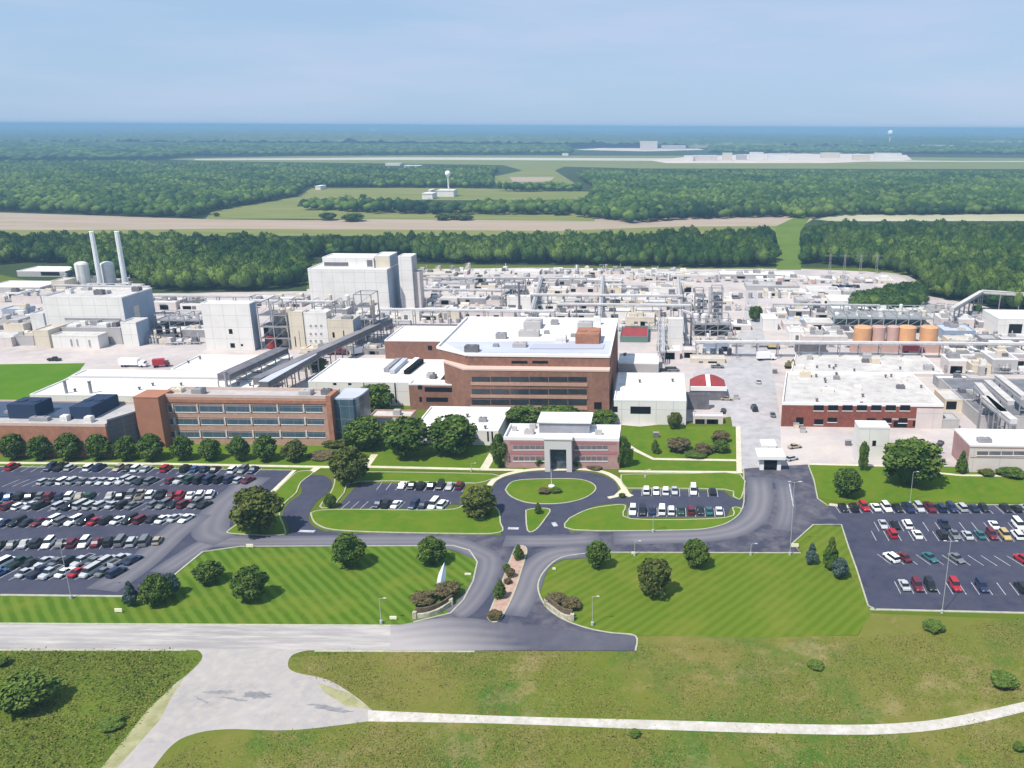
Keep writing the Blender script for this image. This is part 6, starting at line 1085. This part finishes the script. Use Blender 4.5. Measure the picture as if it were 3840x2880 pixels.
def truck(lb, x, y, rz, cab, box, L=9.0, name='truck', grp=None):
    e = empty(name, (*G(x, y), .05), lb, 'truck', grp, rz); q = local(); q.box(L*.28, L*.5, -1.2, 1.2, .6, 2.6); q.box(L*.5, L*.56, -1.15, 1.15, .6, 1.6); o = q.build('cab', M_PAINTC, e); o.color = (*CC[cab], 1)
    q = local(); q.box(-L*.5, L*.25, -1.25, 1.25, 1.0, 3.6); o = q.build('cargo_box', M_PAINTC, e); o.color = (*CC[box], 1); q = local(); q.box(L*.495, L*.505, -1.0, 1.0, 1.7, 2.45); q.build('windshield', M_CGLASS, e)
    for sx in (-.38, -.25, .4):
        for sy in (-1.05, 1.05): q = local(); q.tube((sx*L, sy-.15, .5), (sx*L, sy+.15, .5), .5, n=12); q.build('wheel', M_TYRE, e)
truck('red tanker truck near the corner of the white roofed warehouses', 605, 1376, R(20), 'maroon', 'red', 6); truck('white trailer truck parked left of the red tanker truck', 500, 1375, R(0), 'white', 'white', 11)
truck('maroon truck behind the pale purple pipe bridge', 1262, 1330, R(0), 'maroon', 'maroon', 9); truck('red truck left of the brown brick wing', 1345, 1330, R(50), 'maroon', 'white', 7); truck('white box truck beside the tan machine in the yard', 2870, 1350, R(10), 'white', 'white', 8); truck('dark red truck in front of the orange tanks', 3420, 1322, R(0), 'maroon', 'maroon', 10)
for lb, x, y, w, m in [('yellow construction machine beside the pale yard street', 2900, 1308, 8, M_YELL), ('smaller olive machine right of the yard street', 2955, 1380, 4, mat('olive_paint', (0.16, 0.14, 0.06)))]:
    X, Y = G(x, y); e = empty('excavator', (X, Y, .05), lb, 'machine'); q = local(); q.box(-w*.3, w*.3, -1.2, 1.2, 1.0, 2.2); q.box(-w*.1, w*.15, -1, 0.2, 2.2, 3.4); q.build('body', m, e)
    q = local(); [q.box(-w*.35, w*.35, s-.35, s+.35, 0, .95) for s in (-1.1, 1.1)]; q.build('track', M_TYRE, e); q = local(); q.bar((w*.2, 0, 2), (w*.55, 0, 4), .5); q.bar((w*.55, 0, 4), (w*.75, 0, 1), .4); q.build('boom', m, e)
# ------------------------------------------------------------------ lamps, signs, small things
M_POLE = mat('pole_paint', (0.38, 0.40, 0.38)); M_LAMP = mat('lamp_housing', (0.45, 0.46, 0.47))
def lamp(lb, x, yb, yt, arms=1, ang=0.0):
    X, Y = G(x, yb); Z = onY(x, yt, Y)[1]; e = empty('lamp_post', (X, Y, .05), lb, 'lamp post', 'lamp posts', ang); q = local(); q.tube((0, 0, 0), (0, 0, Z), .075, .05, n=8); q.tube((0, 0, 0), (0, 0, .75), .32, n=10); q.build('pole', M_POLE, e)
    for k in range(arms):
        s = 1 if k == 0 else -1; q = local(); q.bar((0, 0, Z-.1), (s*1.0, 0, Z+.1), .06); q.build('arm', M_POLE, e); q = local(); q.box(min(s*.9, s*1.5), max(s*.9, s*1.5), -.14, .14, Z+.03, Z+.17); q.build('lamp_head', M_LAMP, e)
for a in [('lamp post on the verge below the big left parking lot', 268, 2245, 2040, 1), ('lamp post at the bottom of the striped left lawn', 1430, 2338, 2245, 1), ('lamp post at the bottom of the right lawn near the entrance', 2222, 2345, 2238, 1),
          ('tall twin lamp post in the middle of the gate road', 2962, 2082, 1808, 2), ('lamp post at the lower edge of the right parking lot', 3532, 2300, 2030, 2), ('lamp post on the lawn below the small right parking lot', 2449, 1996, 1935, 1), ('lamp post on the walk left of the front office', 1768, 1768, 1738, 1),
          ('short lamp post on the walk right of the front office', 2420, 1792, 1762, 1), ('lamp post behind the row of cars at the top right', 3412, 1892, 1770, 1), ('short lamp post at the kerb of the right lawn', 2815, 2082, 2040, 1), ('lamp post at the lower side of the perimeter road', 2380, 2084, 2030, 1)]: lamp(*a)
X, Y = G(2068, 1826); Z = onY(2068, 1762, Y)[1]; e = empty('flagpole', (X, Y, .15), 'white flagpole on the oval island before the front office', 'flagpole'); q = local(); q.tube((0, 0, 0), (0, 0, Z), .1, .05, n=8); q.build('pole', M_COPEW, e); q = local(); q.tube((0, 0, -.02), (0, 0, .3), .9, n=14); q.build('base', M_COPEW, e)
# leaf shaped sign, leaning lens of white metal, light and shade painted as two halves
X, Y = G(1650, 2222); e = empty('monument_sign', (X, Y, 0), 'tall leaf shaped white monument, shaded blue at right, beside the entrance drive', 'monument'); Z = onY(1668, 2108, Y)[1]; s = scale_at(1650, 2222); lean = 30/s; wd = 15/s
for nm, sg, m in (('lit_half', -1, mat('sign_lit_white', (0.72, 0.76, 0.76))), ('shaded_half', 1, mat('sign_shade_blue', (0.30, 0.42, 0.56)))):
    q = local(); pr = []
    for k in range(13): t = k/12; pr.append((lean*t-0.3, t*Z, wd*math.sin(math.pi*min(1, t*.92+.08))))
    vs = []
    for cx, z, w in pr: vs += [(cx, -.25, z), (cx+sg*w, 0, z), (cx, .25, z)]
    fs = []
    for k in range(12):
        for a, b_ in ((0, 1), (1, 2), (2, 0)): fs.append([k*3+a, k*3+b_, k*3+3+b_, k*3+3+a])
    q.add(vs, fs+[[0, 1, 2], [36, 37, 38]]); q.build(nm, m, e)
M_STONE = mat('sign_wall_stone', (0.50, 0.47, 0.37), (0.28, 0.25, 0.18), 1.2)
def sign_wall(lb, pts, h, dark):
    P = smooth_line(PX(pts), 5); X, Y = P[0]; e = empty('entrance_wall', (X, Y, 0), lb, 'wall', 'entrance walls'); q = MB(); strip(q, P, .5, -.1, h*.55); n = len(P); q.box(P[0][0]-.4, P[0][0]+.4, P[0][1]-.4, P[0][1]+.4, 0, h*.8); q.box(P[-1][0]-.4, P[-1][0]+.4, P[-1][1]-.4, P[-1][1]+.4, 0, h*.8); q.build('wall', M_STONE, e)
    P2 = [(x, y+.9) for x, y in P]; q = MB(); strip(q, P2, .4, -.1, h); q.build('upper_wall', mat('dark_sign_wall', (0.085, 0.065, 0.045), (0.15, 0.12, 0.085), 1.0), e)
sign_wall('curved stone entrance wall left of the entrance drive', [(1556, 2318), (1600, 2314), (1650, 2296), (1692, 2268)], 1.9, 1); sign_wall('curved stone entrance wall right of the entrance drive', [(2048, 2272), (2075, 2294), (2110, 2318), (2146, 2326)], 1.9, 1)
M_SIGN = mat('sign_cream', (0.70, 0.68, 0.50))
def small_sign(lb, x, yb, wpx, hpx, m=None):
    X, Y = G(x, yb); s = scale_at(x, yb); w, h = wpx/s, hpx/s; e = empty('sign', (X, Y, 0), lb, 'sign'); q = local(); [q.box(k*w*.35-.06, k*w*.35+.06, -.06, .06, 0, h*.5) for k in (-1, 1)]; q.build('post', M_POLE, e); q = local(); q.box(-w/2, w/2, -.1, .1, h*.25, h); q.build('panel', m or M_SIGN, e)
for a in [('cream sign board on the lawn edge by the perimeter road', 938, 2055, 26, 16), ('cream sign beside the lamp post at the bottom of the left lawn', 1475, 2325, 26, 16), ('small cream sign at the corner below the blue spruce', 446, 2298, 28, 18), ('cream sign left of the grass corner by the gate road', 2980, 2055, 28, 18), ('small white sign on the top of the right lawn', 2375, 2080, 14, 12),
          ('white sign on the verge beside the entrance curve', 1755, 2158, 24, 10), ('tiny white sign near the right entrance curve', 2078, 2138, 12, 10)]: small_sign(*a)
# utility boxes round the yard street
for i, (x, y) in enumerate([(2760, 1498), (2905, 1400), (2600, 1560), (2530, 1536), (2460, 1640), (2985, 1605), (3010, 1622), (3180, 1670)]):
    X, Y = G(x, y); e = empty('utility_box', (X, Y, 0), ['grey cabinet right of the rounded red roofs', 'dark cabinet at the rear left corner of the red brick building', 'tan cabinet beside the dark open garage', 'grey cabinet at the right corner of the garage warehouse', 'pale cabinet on the rear lawn beside the dark conifer', 'brown bin at the left foot of the wide red brick building', 'grey cabinet on the pale yard before the red brick building', 'cream cabinet on the pale yard left of the white cube building'][i], 'cabinet')
    q = local(); q.box(-.9, .9, -.6, .6, 0, 1.7); q.build('cabinet', [M_GREYW, M_STEELD, M_CREAM][i % 3], e); q = local(); q.box(-1, 1, -.7, .7, 1.7, 1.82); q.build('lid', M_STEEL, e)
# ------------------------------------------------------------------ the air
hm = bpy.data.materials.new('haze_air'); hm.use_nodes = True; n = hm.node_tree.nodes; n.clear(); out = n.new('ShaderNodeOutputMaterial'); pv = n.new('ShaderNodeVolumePrincipled'); pv.inputs['Color'].default_value = HAZE_COL; pv.inputs['Density'].default_value = HAZE_D; pv.inputs['Anisotropy'].default_value = 0.0
hm.node_tree.links.new(pv.outputs[0], out.inputs['Volume'])
q = MB(); q.box(-S*1.05, S*1.05, -2100, S*1.05, -1.2, 106); tag(q.build('haze', hm), kind='stuff')
print('objects', len(bpy.data.objects))
